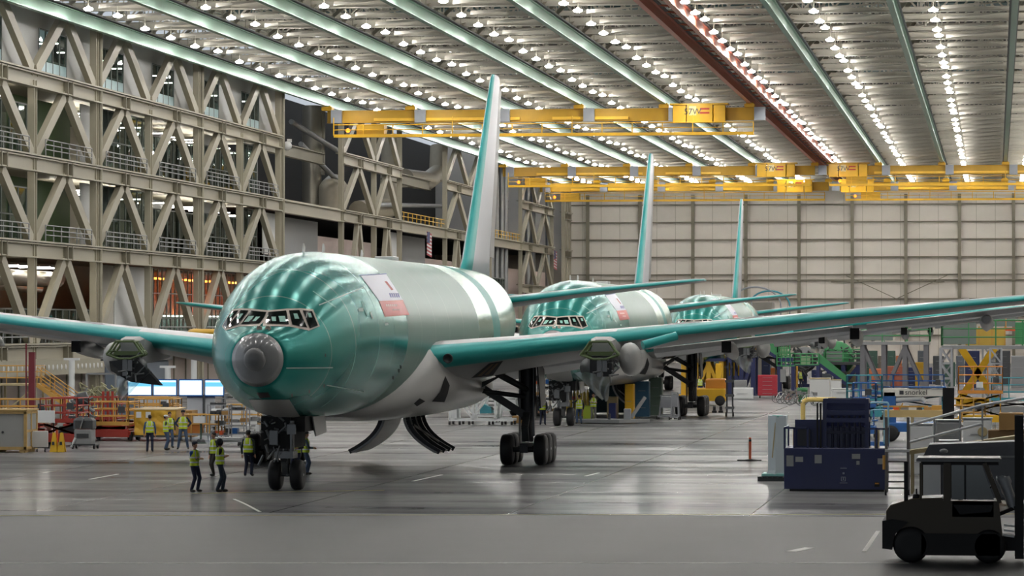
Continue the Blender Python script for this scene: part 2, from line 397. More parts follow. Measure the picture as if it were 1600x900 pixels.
# overhead cranes
def crane(label, y, xa, xb, boxes, lower=0, zc=26.6):
    t = thing('overhead_crane', label, 'overhead crane', ((xa+xb)/2, y, zc-lower)); h = (xb-xa)/2
    MB().box(-h, h, -.3, .3, -.2, 1.0).box(-h, h, -.5, .5, -.26, -.2).build('girder', mat('girder_yellow', 'c49a1e', .5), t)
    MB().box(-h*.78, -h*.1, -.62, -.32, -.1, .2).box(h*.05, h*.4, -.62, -.32, -.1, .2).build('underside_highlight', mat('highlight_yellow', 'f0c22a', .35), t)  # brighter yellow strips stand in for the highlight under the girder
    wk = MB().box(-h+1, h-.5, -2.2, -.6, -1.75, -1.6); wk.box(-h+1, h-.5, -2.25, -2.2, -1.8, -1.5); wk.build('walkway', M_yellow, t)
    r = MB(); r.tube((-h+1, -2.2, -.55), (h-.5, -2.2, -.55), .05, 5); r.tube((-h+1, -2.2, -1.05), (h-.5, -2.2, -1.05), .04, 5)
    n = int((2*h)/3)
    for i in range(n+1):
        x = -h+1+(2*h-1.5)*i/n; r.beam((x, -2.2, -1.6), (x, -2.2, .2 if i % 4 == 0 else -.5), .09, .09)
    r.build('railing', M_yellow, t)
    for bx in BX:
        if xa-.5 < bx < xb+.5:
            q = MB(); q.box(bx-(xa+xb)/2-.5, bx-(xa+xb)/2+.5, -.8, .8, 1.0, 1.35); q.box(bx-(xa+xb)/2-.35, bx-(xa+xb)/2+.35, -.5, .5, 1.3, 1.5)
            for s in (-1, 1): q.tube((bx-(xa+xb)/2-.3, s*.6, 1.2), (bx-(xa+xb)/2+.3, s*.6, 1.2), .22, 8)
            q.build('end_truck', M_yellow, t)
            q = MB().box(bx-(xa+xb)/2+.5, bx-(xa+xb)/2+1.6, -1.1, -.6, -.3, 1.0); q.build('control_cabinet', mat('cabinet_grey', '8f959c', .4), t)
    for (a, b, txt) in boxes:
        q = MB(); L = b-a
        q.rbox(a, a+L*.25, -1.3, -.5, -.5, 1.2); q.rbox(a+L*.27, a+L*.76, -1.35, -.5, -.5, 1.25); q.rbox(a+L*.78, b, -1.3, -.5, -.5, 1.2)
        q.box(a-.3, b+.3, -1.2, .4, 1.25, 1.4); e = q.build('hoist_housing', mat('hoist_yellow', 'e8b41c', .4), t)
        if txt:
            MB().box(a+L*.31, a+L*.45, -1.37, -1.34, .2, 1.1).build('number_plate', mat('plate_cream', 'e6cf8a', .5), e)
            text('hoist_number', txt, .85, M_dgrey, e, (a+L*.38, -1.38, .55))
            q = MB(); 
            for zz in (.75, .35): q.box(a+L*.52, a+L*.7, -1.37, -1.34, zz, zz+.18)
            q.build('warning_text', mat('sign_red', 'c2401e', .5), e)
    q = MB().rbox(-h+3.2, -h+6, -1.6, .2, -1.5, -.5); q.build('end_cab', mat('girder_yellow', 'c49a1e', .5), t)
    MB().ball((-h+2.4, -2.0, -1.1), .22, 8).build('beacon', mat('beacon_orange', 'ff7a20', emit=4), t)
    return t
def cy(px, py, z=26.9): return at_z(px, py, z).y
RX = BX[7] if False else 1.4-PITCH*3
c1 = crane('long yellow overhead crane with walkway nearest, reaching from left wall to red beams', cy(800, 182), -66.6, RX+1, [(13.2, 18.4, '57W')])
y2 = cy(1100, 268)
crane('yellow overhead crane behind the second tail fin, left of the red beams', y2, -66.6, RX, [(13.5, 18.6, '57W')])
crane('yellow overhead crane at the upper right, starting at the red beams', y2+1, RX+1, XR-2, [(-30.7, -25.5, '57W')])
y3 = cy(1000, 287)
crane('lowest and farthest yellow crane in front of the far wall, left of the red beams', y3, -66.6, RX, [(13.8, 18.9, '57W')], lower=.6)
crane('lowest and farthest yellow crane in front of the far wall, right of the red beams', y3+1, RX+1.5, XR-2, [(-31, -26.2, '57W')], lower=.6)
# ------------------------------------------------------------------ the freighter airplane, built nose at local origin, tail towards +Y, left wing towards +X
NOSE = at_d(397, 561, 126)
def coat_paint(name, c, rough, metal, seams=(), var=.08, seamc='c8d8d0', stringer=0, coat=.4):
    m = mat(name, c, rough, metal, var=var, scale=.7, coat=0, rvar=.04); nt = m.node_tree; N = nt.nodes; L = nt.links; b = N['Principled BSDF']
    if seams:
        tc = N.new('ShaderNodeTexCoord'); sx = N.new('ShaderNodeSeparateXYZ'); L.new(tc.outputs['Object'], sx.inputs[0]); acc = None
        for (ax, v, w) in seams:
            s = N.new('ShaderNodeMath'); s.operation = 'COMPARE'; s.inputs[1].default_value = v; s.inputs[2].default_value = w; L.new(sx.outputs[ax], s.inputs[0])
            if acc is None: acc = s
            else:
                a = N.new('ShaderNodeMath'); a.operation = 'MAXIMUM'; L.new(acc.outputs[0], a.inputs[0]); L.new(s.outputs[0], a.inputs[1]); acc = a
        mx = N.new('ShaderNodeMix'); mx.data_type = 'RGBA'; src = b.inputs['Base Color'].links[0].from_socket
        sc = N.new('ShaderNodeMath'); sc.operation = 'MULTIPLY'; sc.inputs[1].default_value = .45; L.new(acc.outputs[0], sc.inputs[0])
        L.new(sc.outputs[0], mx.inputs[0]); L.new(src, mx.inputs[6]); mx.inputs[7].default_value = lin(seamc); L.new(mx.outputs[2], b.inputs['Base Color'])
    return m
M_teal = coat_paint('teal_coating', '08877e', .22, .4, [(1, 3.2, .02), (1, 5.4, .02), (1, 8.5, .02), (1, 11.2, .02)])
M_wteal = coat_paint('leading_edge_teal_lit', '2a9c98', .3, .25)  # lighter copy of the teal, the lit look of the edge put into its colour
M_sage = coat_paint('sage_coating', '62857a', .38, .15, [(1, 17.6, .02), (1, 21.2, .02), (1, 25.0, .02), (1, 29.0, .025)], seamc='b8c8c0')
M_silv = coat_paint('silver_green_coating', '7da292', .25, .65, [(1, 36, .02), (1, 43, .02)])
M_prim = mat('primer_grey', 'a9a9a6', .4, 0, coat=.3, var=.05)
M_radome = mat('radome_grey', '8d8f90', .14, 0, coat=.6, var=.06)
M_wingg = mat('wing_grey', '9a9b9a', .42, .2, var=.06)
M_wingu = mat('wing_top_grey', 'c0c2c4', .35, .2, var=.06)
M_gear = mat('gear_dark', '2b2c2e', .45, .3)
M_tire = mat('tyre_rubber', '131315', .6)
M_hub = mat('hub_grey', 'b4b6b8', .35, .5)
M_gmet = mat('gear_metal', '6d6f70', .35, .6)
M_open = mat('bay_dark', '0d0d0e', .8)
M_gp = mat('green_primer', '5f7048', .5, .1, var=.25, scale=5)
M_film = glassy('plastic_film', 'd8d8d2', .25, .3)
M_glassd = mat('cockpit_glass', '0f1a18', .08, .1, spec=.8, rvar=0)
M_frame = mat('window_surround', 'c9bdb0', .4)

TOP = [(0, 4.75), (.12, 5.2), (.3, 5.42), (.62, 5.68), (1.0, 5.85), (1.5, 6.0), (2.0, 6.2), (2.5, 6.5), (3.2, 6.98), (4, 7.42), (5, 7.84), (6, 8.14), (7.2, 8.42), (8.6, 8.6), (10.5, 8.69), (12.5, 8.7), (44, 8.7), (50, 8.62), (56, 8.3), (62.5, 7.8)]
BOT = [(0, 4.75), (.12, 4.3), (.3, 4.08), (.62, 3.8), (1.0, 3.58), (1.5, 3.36), (2.0, 3.2), (3.2, 2.98), (4, 2.8), (5, 2.66), (6, 2.58), (8, 2.52), (10, 2.5), (41, 2.5), (44, 2.65), (50, 3.6), (56, 5.0), (62.5, 6.5)]
WID = [(0, .01), (.12, .4), (.3, .62), (.6, .9), (1.0, 1.18), (1.5, 1.46), (2.0, 1.7), (2.6, 1.95), (3.2, 2.14), (4, 2.36), (5, 2.56), (6, 2.71), (7.2, 2.85), (8.6, 2.97), (10.5, 3.06), (12.5, 3.1), (42, 3.1), (46, 2.95), (50, 2.55), (56, 1.5), (62.5, .3)]
MID = [(0, 4.75), (1, 4.78), (3, 4.95), (6, 5.25), (10, 5.55), (12, 5.6), (44, 5.6), (62.5, 7.1)]
def ring(x, n=72, sc=1.0, dx=0):
    t, b, w, m = interp(TOP, x), interp(BOT, x), interp(WID, x), interp(MID, x); out = []
    for i in range(n):
        a = 2*PI*i/n; s, c = math.sin(a), math.cos(a)
        out.append((w*s*sc, x+dx, m+((t-m) if c > 0 else (m-b))*c*sc))
    return out
def smooth_tab(T):
    return T
hull_x = [.62, .8, 1, 1.25, 1.5, 1.75, 2, 2.3, 2.6, 2.9, 3.2, 3.6, 4, 4.5, 5, 5.5, 6, 6.6, 7.2, 7.9, 8.6, 9.5, 10.5, 11.5, 12.5, 14.2, 18, 22, 26, 30, 33.6, 36, 38.2, 40.5, 41, 42, 44, 46, 48, 50, 53, 56, 59, 62.5]
def band(k):
    x = hull_x[k]
    return 0 if x < 14.2 else 1 if x < 33.6 else 2 if x < 38.2 else 3 if x < 40.5 else 2 if x < 50 else 0
P1 = thing('cargo_airplane', 'nearest teal and sage freighter airplane with grey nose cone and red and white placard', 'airplane', (NOSE.x, NOSE.y, 0), group='unpainted freighter airplanes in line')
hull = MB().loft([ring(x) for x in hull_x], mats=lambda k, i: band(k))
fus = hull.build('fuselage', [M_teal, M_sage, M_silv, mat('band_teal', '168a82', .4, .1)], P1)
bvh = BVHTree.FromPolygons(hull.v, [list(f) for f in hull.f])
rad_x = [0.005, .04, .12, .2, .3, .45, .62]
MB().loft([ring(x) for x in rad_x]).build('nose_cone', M_radome, P1)
MB().loft([[(p[0]*s, yy, 4.75+(p[2]-4.75)*s) for p in ring(.3, 32)] for s, yy in ((.62, .125), (.6, .03), (.5, -.06), (.3, -.13), (.02, -.16))]).build('nose_tip', mat('tip_grey', '7f8080', .4), P1)
W0 = Vector(P1.location)
def hit_px(px, py, off=.012):
    d = ray(px, py); h = bvh.ray_cast(CAMLOC-W0, d)
    if h[0] is None: return None
    n = h[1] if h[1].dot(d) < 0 else -h[1]
    return h[0]+n*off
def decal(name, poly, m, off=.012, n=8, mirror=False, parent=None, mb=None):     # poly: 4 pixel corners in the photograph laid on the hull
    out = mb or MB(); a, b, c, d = [Vector(p) for p in poly]; g = []
    for j in range(n+1):
        row = []
        for i in range(n+1):
            p = a.lerp(b, i/n).lerp(d.lerp(c, i/n), j/n); h = hit_px(p.x, p.y, off)
            if h is None: h = row[-1] if row else g[-1][0]
            row.append(h)
        g.append(row)
    for s in ((1, -1) if mirror else (1,)):
        vs = [Vector((p.x*s, p.y, p.z)) for r in g for p in r]
        out.add(vs, [(j*(n+1)+i, j*(n+1)+i+1, (j+1)*(n+1)+i+1, (j+1)*(n+1)+i) for j in range(n) for i in range(n)], True)
    return out if mb is not None else out.build(name, m, parent or P1)
# cockpit glazing (viewer right = left side of the airplane, then mirrored)
wins = [[(419, 488.5), (447, 486), (451, 507.5), (414.8, 506.5)], [(451.5, 486), (467.6, 485.2), (479.5, 512.5), (456.5, 508.2)], [(472.5, 485.6), (487, 486.8), (496, 509), (483.5, 514)]]
mbf = MB()
outer = [[(415.2, 485.6), (449, 482.6), (454, 510.6), (410.5, 509.6)], [(448, 482.6), (470, 482), (481.5, 516.4), (453, 510.8)], [(469, 482), (489, 483.4), (499.5, 510), (481.5, 517.2)]]
for o_ in outer: decal('', o_, None, .012, 8, True, mb=mbf)
mbf.build('window_surround', M_frame, P1)
for k, o_ in enumerate(wins):
    a = decal('', o_, None, .028, 6, False, mb=MB())
    for s in (1, -1):
        q = MB(); q.add([(v[0]*s, v[1], v[2]) for v in a.v], a.f, True); g_ = q.build('cockpit_window', M_glassd, P1)
        a2 = {0: [[(424, 496), (431, 496), (431, 503), (425, 503)], [(435, 495), (445, 495), (447, 504), (437, 504)]], 1: [[(458, 491), (464, 491), (467, 499), (460, 499)]], 2: [[(480, 490), (485, 490), (487, 497), (482, 497)]]}[k]
        for w_ in a2:
            c_ = decal('', w_, None, .036, 2, False, mb=MB()); q = MB(); q.add([(v[0]*s, v[1], v[2]) for v in c_.v], c_.f); q.build('paper_sheet', mat('sheet_mint', '8fc4b4', .5), g_)
# placard
pl = decal('placard', [(563, 431), (603, 428.5), (629, 469), (592, 470.5)], mat('placard_white', 'd9dcea', .4, var=.03), .014)
tag(pl, 'white and red paper placard')
decal('placard_stripe', [(592, 470.5), (629, 469), (639, 492), (601, 495)], mat('placard_red', 'd2504a', .4, var=.05), .014, parent=pl)
decal('placard_logo', [(600, 440), (604, 440), (614, 453), (611, 454)], mat('logo_red', 'a83a40', .5), .02, 3, parent=pl)
mbp = MB()
for i in range(5): decal('', [(607+i*3.2, 458.5), (609.3+i*3.2, 458.5), (611.6+i*3.2, 465), (609.3+i*3.2, 465)], None, .02, 1, mb=mbp)
mbp.build('placard_text', mat('text_blue', '5a62a8', .5), pl)
mbp = MB()
for i in range(6): decal('', [(602+i*3, 475.5), (604.2+i*3, 475.5), (605+i*3, 479), (602.8+i*3, 479)], None, .02, 1, mb=mbp)
for i in range(4): decal('', [(612+i*3, 483), (614.2+i*3, 483), (615+i*3, 485.5), (612.8+i*3, 485.5)], None, .02, 1, mb=mbp)
mbp.build('placard_text', mat('text_pale', 'f0c8c4', .5), pl)
decal('placard_edge', [(561, 430), (603, 427.5), (604, 429), (562, 431.5)], mat('tape_blue', '2f4a8c', .5), .018, 4, parent=pl)
# small marks on the hull
Mw = mat('tape_white', 'c6d6ce', .5)
decal('tape_mark', [(563, 471), (567, 471), (576, 495), (573, 495)], mat('tape_mint', '7fb8ae', .5), .014, 4)
decal('tape_mark', [(559, 482), (567, 481), (568, 487), (560, 487)], Mw, .014, 2)
decal('tape_mark', [(577, 487.5), (580, 487), (583, 498), (581, 499)], Mw, .014, 2)
decal('seam_strip', [(447, 574.2), (520, 573.6), (520, 575.2), (447, 576)], Mw, .008, 10)
decal('seam_strip', [(510, 601), (568, 611), (568, 612.4), (510, 602.4)], Mw, .008, 10)
decal('seam_strip', [(498, 476), (568, 448), (569, 449.6), (498.6, 477.6)], Mw, .008, 10)
decal('seam_strip', [(488, 455), (490, 455), (526, 480), (524, 481)], mat('tape_mint', '7fb8ae', .5), .008, 8)
decal('bay_panel', [(388, 624), (452, 624), (470, 652), (404, 650)], M_prim, .014, 10)
decal('air_slot', [(401, 613), (419, 612.5), (423, 620), (406, 622)], M_open, .016, 4)
for (a_, b_) in ((507, 553), (505, 600), (482, 609), (455, 615), (613, 588), (622, 577), (625, 571)):
    decal('probe_port', [(a_, b_), (a_+1.6, b_-.6), (a_+1.9, b_+4.6), (a_+.3, b_+5)], M_open, .016, 2)
decal('panel_mark', [(600, 505), (606, 504), (607, 508), (601, 509)], Mw, .014, 2)
for s in (-1, 1):
    q = hit_px(412.5+s*6.8, 513.5, .0)
    MB().lathe((q.x, q.y-.02, q.z), (0, -1, .4), [(0, .1), (.05, .1), (.055, .07), (.02, .06), (.02, .01)], 14).build('probe_ring', M_frame, P1)
for (x, z) in ((13, .28), (21.5, .22), (9, .2)): MB().beam((0, x, 8.6), (0, x+.2, 8.7+z), .05, .3).build('antenna', M_white, P1)
q = MB(); q.rbox(-.4, .4, 27, 28.4, 8.66, 8.84); q.build('antenna_fairing', M_white, P1)

# wings
def airfoil(n=14):
    up = []; lo = []
    for i in range(n+1):
        x = (1-math.cos(PI*i/n))/2; t = 5*(.2969*math.sqrt(x)-.126*x-.3516*x*x+.2843*x**3-.1036*x**4); c = .02*math.sin(PI*x)
        up.append((x, t+c)); lo.append((x, -t+c))
    return up[::-1]+lo[1:-1]        # from the trailing edge over the top to the nose and back below
AF = airfoil()
def wing_ring(s, y, xle, ch, z, tc, tw):
    out = []
    for x, t in AF:
        a = math.radians(tw); dx = x*ch; dz = t*tc*ch; out.append((s*y, xle+dx*math.cos(a)+dz*math.sin(a), z+dz*math.cos(a)-dx*math.sin(a)))
    return out
ST = [(0, 17.5, 15.8, 4.35, .125, 4.5), (3.1, 19.8, 13.6, 4.72, .12, 4.2), (6, 21.7, 11.4, 5.0, .115, 3.2), (10, 24.4, 9.2, 5.42, .108, 2.2), (15, 27.8, 7.5, 5.93, .1, 1.4), (22, 32.5, 5.5, 6.62, .1, .8), (28, 36.6, 3.8, 7.22, .1, .3), (30, 38.0, 3.0, 7.42, .1, 0), (31.2, 39.6, 1.2, 7.55, .1, 0)]
def wmat(k, i):
    x, t = AF[i]
    x = (x+AF[(i+1) % len(AF)][0])/2
    if x < ((.035 if k < 3 else .02) if i >= 14 else (.06 if k < 3 else .11)): return 0
    return 2 if i < 13 else 1
def wtab(y, c): return interp([(r[0], r[c]) for r in ST], y)
for s in (1, -1):
    wmb = MB().loft([wing_ring(s, *r) for r in ST], mats=wmat, smooth=True); wg = wmb.build('wing', [M_wteal, M_wingg, M_wingu], P1)
    # trailing flap pieces and flap track fairings
    for y0_, y1_ in ((4.2, 9.0), (10.8, 19.2), (19.8, 27.5)):
        q = MB(); vs = []
        for y in (y0_, y1_):
            xt = wtab(y, 1)+wtab(y, 2)*.86; zt = wtab(y, 3)-.1-wtab(y, 2)*.05; c = wtab(y, 2)*.17
            vs.append([(s*y, xt, zt-.02), (s*y, xt+c*.3, zt+.02), (s*y, xt+c*1.0, zt-.12-c*.2), (s*y, xt+c*.25, zt-.22)])
        q.loft(vs, smooth=False).build('flap', M_wingu, wg)
    for y in (14.1, 19.4, 25.0):
        xq = wtab(y, 1)+wtab(y, 2)*.42; zq = wtab(y, 3)-.35-wtab(y, 2)*.02; L_ = wtab(y, 2)*.75; h = .62 if y < 20 else .5
        q = MB(); prof = [(0, .28), (.12, .4), (.4, .5), (.75, .38), (1, .06)]; rr = []
        for t, r in prof: rr.append([(s*y+r*.62*math.sin(2*PI*i/14), xq+t*L_, zq-h*.55-t*t*.5+r*h*1.15*math.cos(2*PI*i/14)) for i in range(14)])
        q.loft(rr).build('flap_track_fairing', M_wingg, wg)
        if y < 20: MB().box(s*y-.2, s*y+.2, xq-.06, xq+.05, zq-h*.55-.2, zq-h*.55+.28).build('fairing_opening', M_open, wg)
    # landing light and dark panels
    MB().lathe((s*3.75, 20.12, 4.62), (0, -1, 0), [(0, .2), (.12, .19), (.12, .15), (.05, .12), (.04, .02)], 16).build('landing_light', M_gear, wg)
    if s > 0:
        keep = bvh; bvh = BVHTree.FromPolygons(wmb.v, [list(f) for f in wmb.f]); pan = []
        for nm, pl4, m4 in (('open_panel', [(736, 590), (764, 567), (786, 563), (770, 586)], M_open), ('rib_strip', [(745, 587), (768, 567.5), (772, 567), (752, 586)], mat('rib_brown', '5a4426', .7)), ('rib_strip', [(756, 585), (775, 567), (779, 566), (763, 584)], mat('rib_brown', '5a4426', .7))):
            pan.append((nm, decal('', pl4, None, .02 if m4 is M_open else .035, 5, mb=MB()), m4))
        bvh = keep
    for nm, a_, m4 in pan: q = MB(); q.add([(v[0]*s, v[1], v[2]) for v in a_.v], a_.f, True); q.build(nm, m4, wg)
    # bands of tape on the upper skin
    q = MB()
    for y in (12, 14.5, 17.5, 23):
        a = wing_ring(s, *[wtab(y, c) if c else y for c in range(6)])[11]; b = wing_ring(s, *[wtab(y+1.2, c) if c else y+1.2 for c in range(6)])[11]
        q.beam(Vector(a)+Vector((0, .4, .06)), Vector(b)+Vector((0, .4, .06)), .25, .02)
    q.build('tape_mark', M_white, wg)
    # pylon (engine not fitted)
    py = MB(); yy = 9.7*s; zt = wtab(9.7, 3)
    rr = []
    for x, hw, zb, z1 in ((21.9, .36, zt-.75, zt-.02), (22.6, .5, zt-.95, zt+.1), (24.2, .5, zt-1.0, zt-.1), (26.5, .4, zt-.9, zt-.2), (29, .12, zt-.8, zt-.5)):
        rr.append([(yy-hw, x, z1-.1), (yy-hw*.6, x, z1), (yy+hw*.6, x, z1), (yy+hw, x, z1-.1), (yy+hw*.8, x, zb), (yy-hw*.8, x, zb)])
    pyl = py.loft(rr, smooth=False).build('engine_pylon', M_wingg, P1)
    q = MB()
    for x, hw in ((21.2, .62), (21.7, .6), (22.2, .55)):
        q.path([(yy-hw-.15, x, zt-.62), (yy-hw, x, zt-.45), (yy-hw*.6, x, zt-.1), (yy+hw*.6, x, zt-.1), (yy+hw, x, zt-.45), (yy+hw+.15, x, zt-.62), (yy+hw*.4, x, zt-.8), (yy-hw*.4, x, zt-.8), (yy-hw-.15, x, zt-.62)], .05, 6)
    for hw, z in ((-.6, -.5), (.6, -.5), (-.36, -.1), (.36, -.1), (0, -.8)): q.tube((yy+hw, 21.1, zt+z), (yy+hw, 22.4, zt+z), .045, 6)
    q.box(yy-.5, yy+.5, 21.5, 22.2, zt-.66, zt-.5); q.build('pylon_frame', M_gp, pyl)
    MB().rbox(yy-.42, yy+.5, 21.5, 22.2, zt-1.5, zt-.7, .05).build('pylon_core', M_gear, pyl); q = MB().box(yy-.1, yy+.1, 21.2, 22.1, zt-1.5, zt-.75); q.lathe((yy-.42*s, 21.6, zt-1.15), (0, 1, 0), [(0, .02), (0, .42), (.12, .4), (.15, .3)], 18)
    rnd = random.Random(3)
    for i in range(16):
        a = Vector((yy+rnd.uniform(-.1, .6), 21.2+rnd.random()*.7, zt-.85-rnd.random()*.7)); q.tube(a, a+Vector((rnd.uniform(-.4, .4), rnd.uniform(-.2, .2), rnd.uniform(-.35, .35))), .04, 6)
    q.box(yy+.12, yy+.3, 21.2, 21.3, zt-1.3, zt-.85); q.build('pylon_machinery', M_gmet, pyl)
    q = MB(); g = []
    for j in range(7):
        t = j/6; g.append([(yy+s*(-.3+.5*t)+(u-.5)*1.5*(1-t*.85), 21.5+.15*math.sin(u*9+j), zt-1.35-t*1.1+.05*math.sin(7*u)) for u in [i/8 for i in range(9)]])
    q.loft(g, closed=False, caps=False); q.build('plastic_sheet', M_film, pyl)
    q = MB(); rr = []
    for x, r, dz in ((22.6, .15, 0), (22.7, .4, 0), (23.2, .55, -.03), (24.0, .6, -.08), (25.5, .5, -.15)):
        rr.append([(yy+s*.98+r*.75*math.sin(2*PI*i/18), x, zt-.75+dz+r*1.15*math.cos(2*PI*i/18)) for i in range(18)])
    q.loft(rr).build('strut_fairing', M_prim, pyl)
    q = MB(); q.tube((yy+s*1.6, 22.6, zt-.25), (yy+s*2.9, 23.3, zt+.12), .18, 12); (q.build('leading_edge_pod', M_wteal, pyl) if s > 0 else MB().prism([(yy-.7, 21.4, zt-.9), (yy+.5, 21.4, zt-.85), (yy+1.35, 21.8, zt-1.9), (yy+.2, 21.4, zt-1.75), (yy-.6, 21.3, zt-1.3)], (0, .5, 0)).build('engine_bracket', M_gear, pyl))
    # tailplane
    MB().loft([wing_ring(s, y, xl, c, z, .09, 0) for y, xl, c, z in ((.6, 53.4, 7.2, 7.0), (5, 56.4, 5.0, 7.6), (10.3, 60.0, 2.6, 8.2), (10.76, 60.8, 1.5, 8.25))], mats=lambda k, i: 0 if wmat(5, i) == 0 else 1).build('tailplane', [M_wteal, M_wingg], P1)
# fin
fr = []
for z, xl, c in ((8.0, 48.6, 10.5), (9.2, 50.6, 8.6), (13.8, 55.2, 6.0), (18.5, 59.8, 3.3), (18.75, 60.3, 2.4)):
    fr.append([((t*.085*c), xl+x*c, z) for x, t in AF])
fin = MB().loft(fr, mats=lambda k, i: 0 if wmat(5, i) == 0 else 1).build('tail_fin', [M_wteal, mat('fin_grey', 'c3c7cc', .4, var=.04)], P1)
MB().prism([(-.05, 58.9, 9.4), (-.05, 60.4, 9.4), (-.05, 63.3, 18.0), (-.05, 62.6, 18.2)], (.1, 0, 0)).build('rudder', M_wingg, fin)
# wing to body fairing
br_ = []
for x, hw, zt, zb in ((14.6, .5, 2.85, 2.5), (16, 1.9, 3.5, 2.35), (17.2, 2.65, 4.3, 2.25), (18.4, 3.1, 5.1, 2.15), (19.6, 3.4, 5.7, 2.12), (21, 3.6, 5.8, 2.1), (24, 3.8, 5.5, 2.1), (28, 3.85, 5.0, 2.1), (33, 3.7, 4.7, 2.15), (38, 3.1, 4.2, 2.3), (42, 1.2, 3.4, 2.75)):
    m = (zt+zb)/2; br_.append([(hw*math.copysign(abs(math.sin(2*PI*i/36))**.8, math.sin(2*PI*i/36)), x, m+(zt-zb)/2*math.copysign(abs(math.cos(2*PI*i/36))**.8, math.cos(2*PI*i/36))) for i in range(36)])
bel = MB().loft(br_).build('belly_fairing', M_prim, P1)
br2 = []
for x, r in ((17.2, .05), (18.2, .35), (19.2, .62), (20.2, .8), (21.2, .85)):
    pass
for s in (1, -1):
    # body gear doors hanging from the keel
    q = MB(); n = 10; pr_ = []
    for i in range(n+1):
        t = i/n; pr_.append((s*(.36+1.42*(t**2.1)), 2.35-1.85*(t**.82)))
    for k, off in enumerate((0, .1)):
        pass
    fr_ = [[(a, 29.6, b), (a, 34.0, b), (a+s*.09, 34.0, b+.05), (a+s*.09, 29.6, b+.05)] for a, b in pr_]
    q.loft(fr_, smooth=False); d_ = q.build('gear_door', M_wingg, P1)
    q = MB()
    for yy in (29.7, 31.2, 32.7, 33.9):
        for (a, b), (c, d) in zip(pr_, pr_[1:]): q.beam((a+s*.17, yy, b+.05), (c+s*.17, yy, d+.05), .08, .2)
    q.beam((s*.7, 30.4, 1.7), (s*1.5, 32.8, .85), .06, .08); q.build('door_rib', M_gear, d_)
# openings in the belly fairing
bvb = BVHTree.FromPolygons([tuple(p) for r in br_ for p in r], [tuple((k*36+i, k*36+(i+1) % 36, (k+1)*36+(i+1) % 36, (k+1)*36+i)) for k in range(len(br_)-1) for i in range(36)])
hull_bvh = bvh; bvh = bvb
for nm, tri in (('air_inlet', [(646, 630), (655, 622), (664, 626.5), (651, 634.5)]), ('open_hatch', [(687, 612), (695, 587), (702, 602), (699, 615)]), ('open_hatch', [(674, 627), (687, 612), (699, 615), (694, 628)])):
    a = decal('', tri, None, .02, 6, mb=MB())
    for s in (1, -1): q = MB(); q.add([(v[0]*s, v[1], v[2]) for v in a.v], a.f, True); q.build(nm, M_open, bel)
bvh = hull_bvh
# landing gear
def wheel(parent, x, y, r, w, s=1):
    t = MB().lathe((x-w/2*s, y, r), (s, 0, 0), [(0, r*.55), (0, r*.8), (w*.08, r*.93), (w*.25, r), (w*.75, r), (w*.92, r*.93), (w, r*.8), (w, r*.55)], 28).build('wheel', M_tire, parent)
    MB().lathe((x+w/2*s, y, r), (s, 0, 0), [(-w*.95, .02), (-w*.95, r*.55), (-.02, r*.56), (-.03, r*.48), (-.1, r*.4), (-.08, r*.2), (-.01, r*.15), (.01, .02)], 20).build('hub', M_hub, t)
ng = MB(); ng.tube((0, 5.9, .95), (0, 5.7, 2.7), .14, 14); ng.tube((0, 5.9, .5), (0, 5.9, 1.1), .09, 12); ng.tube((-.42, 5.9, .55), (.42, 5.9, .55), .08, 10)
ng.box(-.34, .34, 5.3, 6.2, 1.15, 1.4); ng.tube((-.25, 5.5, 1.3), (-.25, 5.5, 2.5), .1, 10); ng.tube((.25, 5.5, 1.3), (.25, 5.5, 2.5), .1, 10)
ng.beam((0, 5.6, .6), (0, 5.3, 1.0), .2, .06); ng.beam((0, 5.3, 1.0), (0, 5.7, 1.3), .2, .06); ng.tube((.1, 6, 1.5), (.1, 8, 2.6), .08, 8)
g1 = ng.build('nose_gear', M_gmet, P1)
MB().box(-.85, .2, 5.4, 8.4, 1.5, 2.66).box(.2, .72, 5.6, 8.4, 2.1, 2.66).build('wheel_bay', M_open, g1)
q = MB(); rnd = random.Random(5)
for i in range(26):
    a = Vector((rnd.uniform(-.75, .35), 5.3, rnd.uniform(1.2, 2.5))); q.tube(a, a+Vector((rnd.uniform(-.3, .3), rnd.uniform(-.1, .1), rnd.uniform(-.5, .2))), rnd.uniform(.02, .06), 6)
q.cbox((-.35, 5.25, 1.9), (.3, .15, .5)); q.cbox((.3, 5.25, 2.2), (.3, .15, .35)); q.build('gear_linkage', M_gmet, g1)
for s in (1, -1):
    MB().prism([(s*.78, 6.6, 2.62), (s*.78, 9.0, 2.6), (s*.86, 8.9, 2.0), (s*.86, 6.8, 1.9)], (s*.05, 0, 0)).build('gear_door', M_wingg, g1)
    wheel(g1, s*.4, 5.9, .545, .44, s)
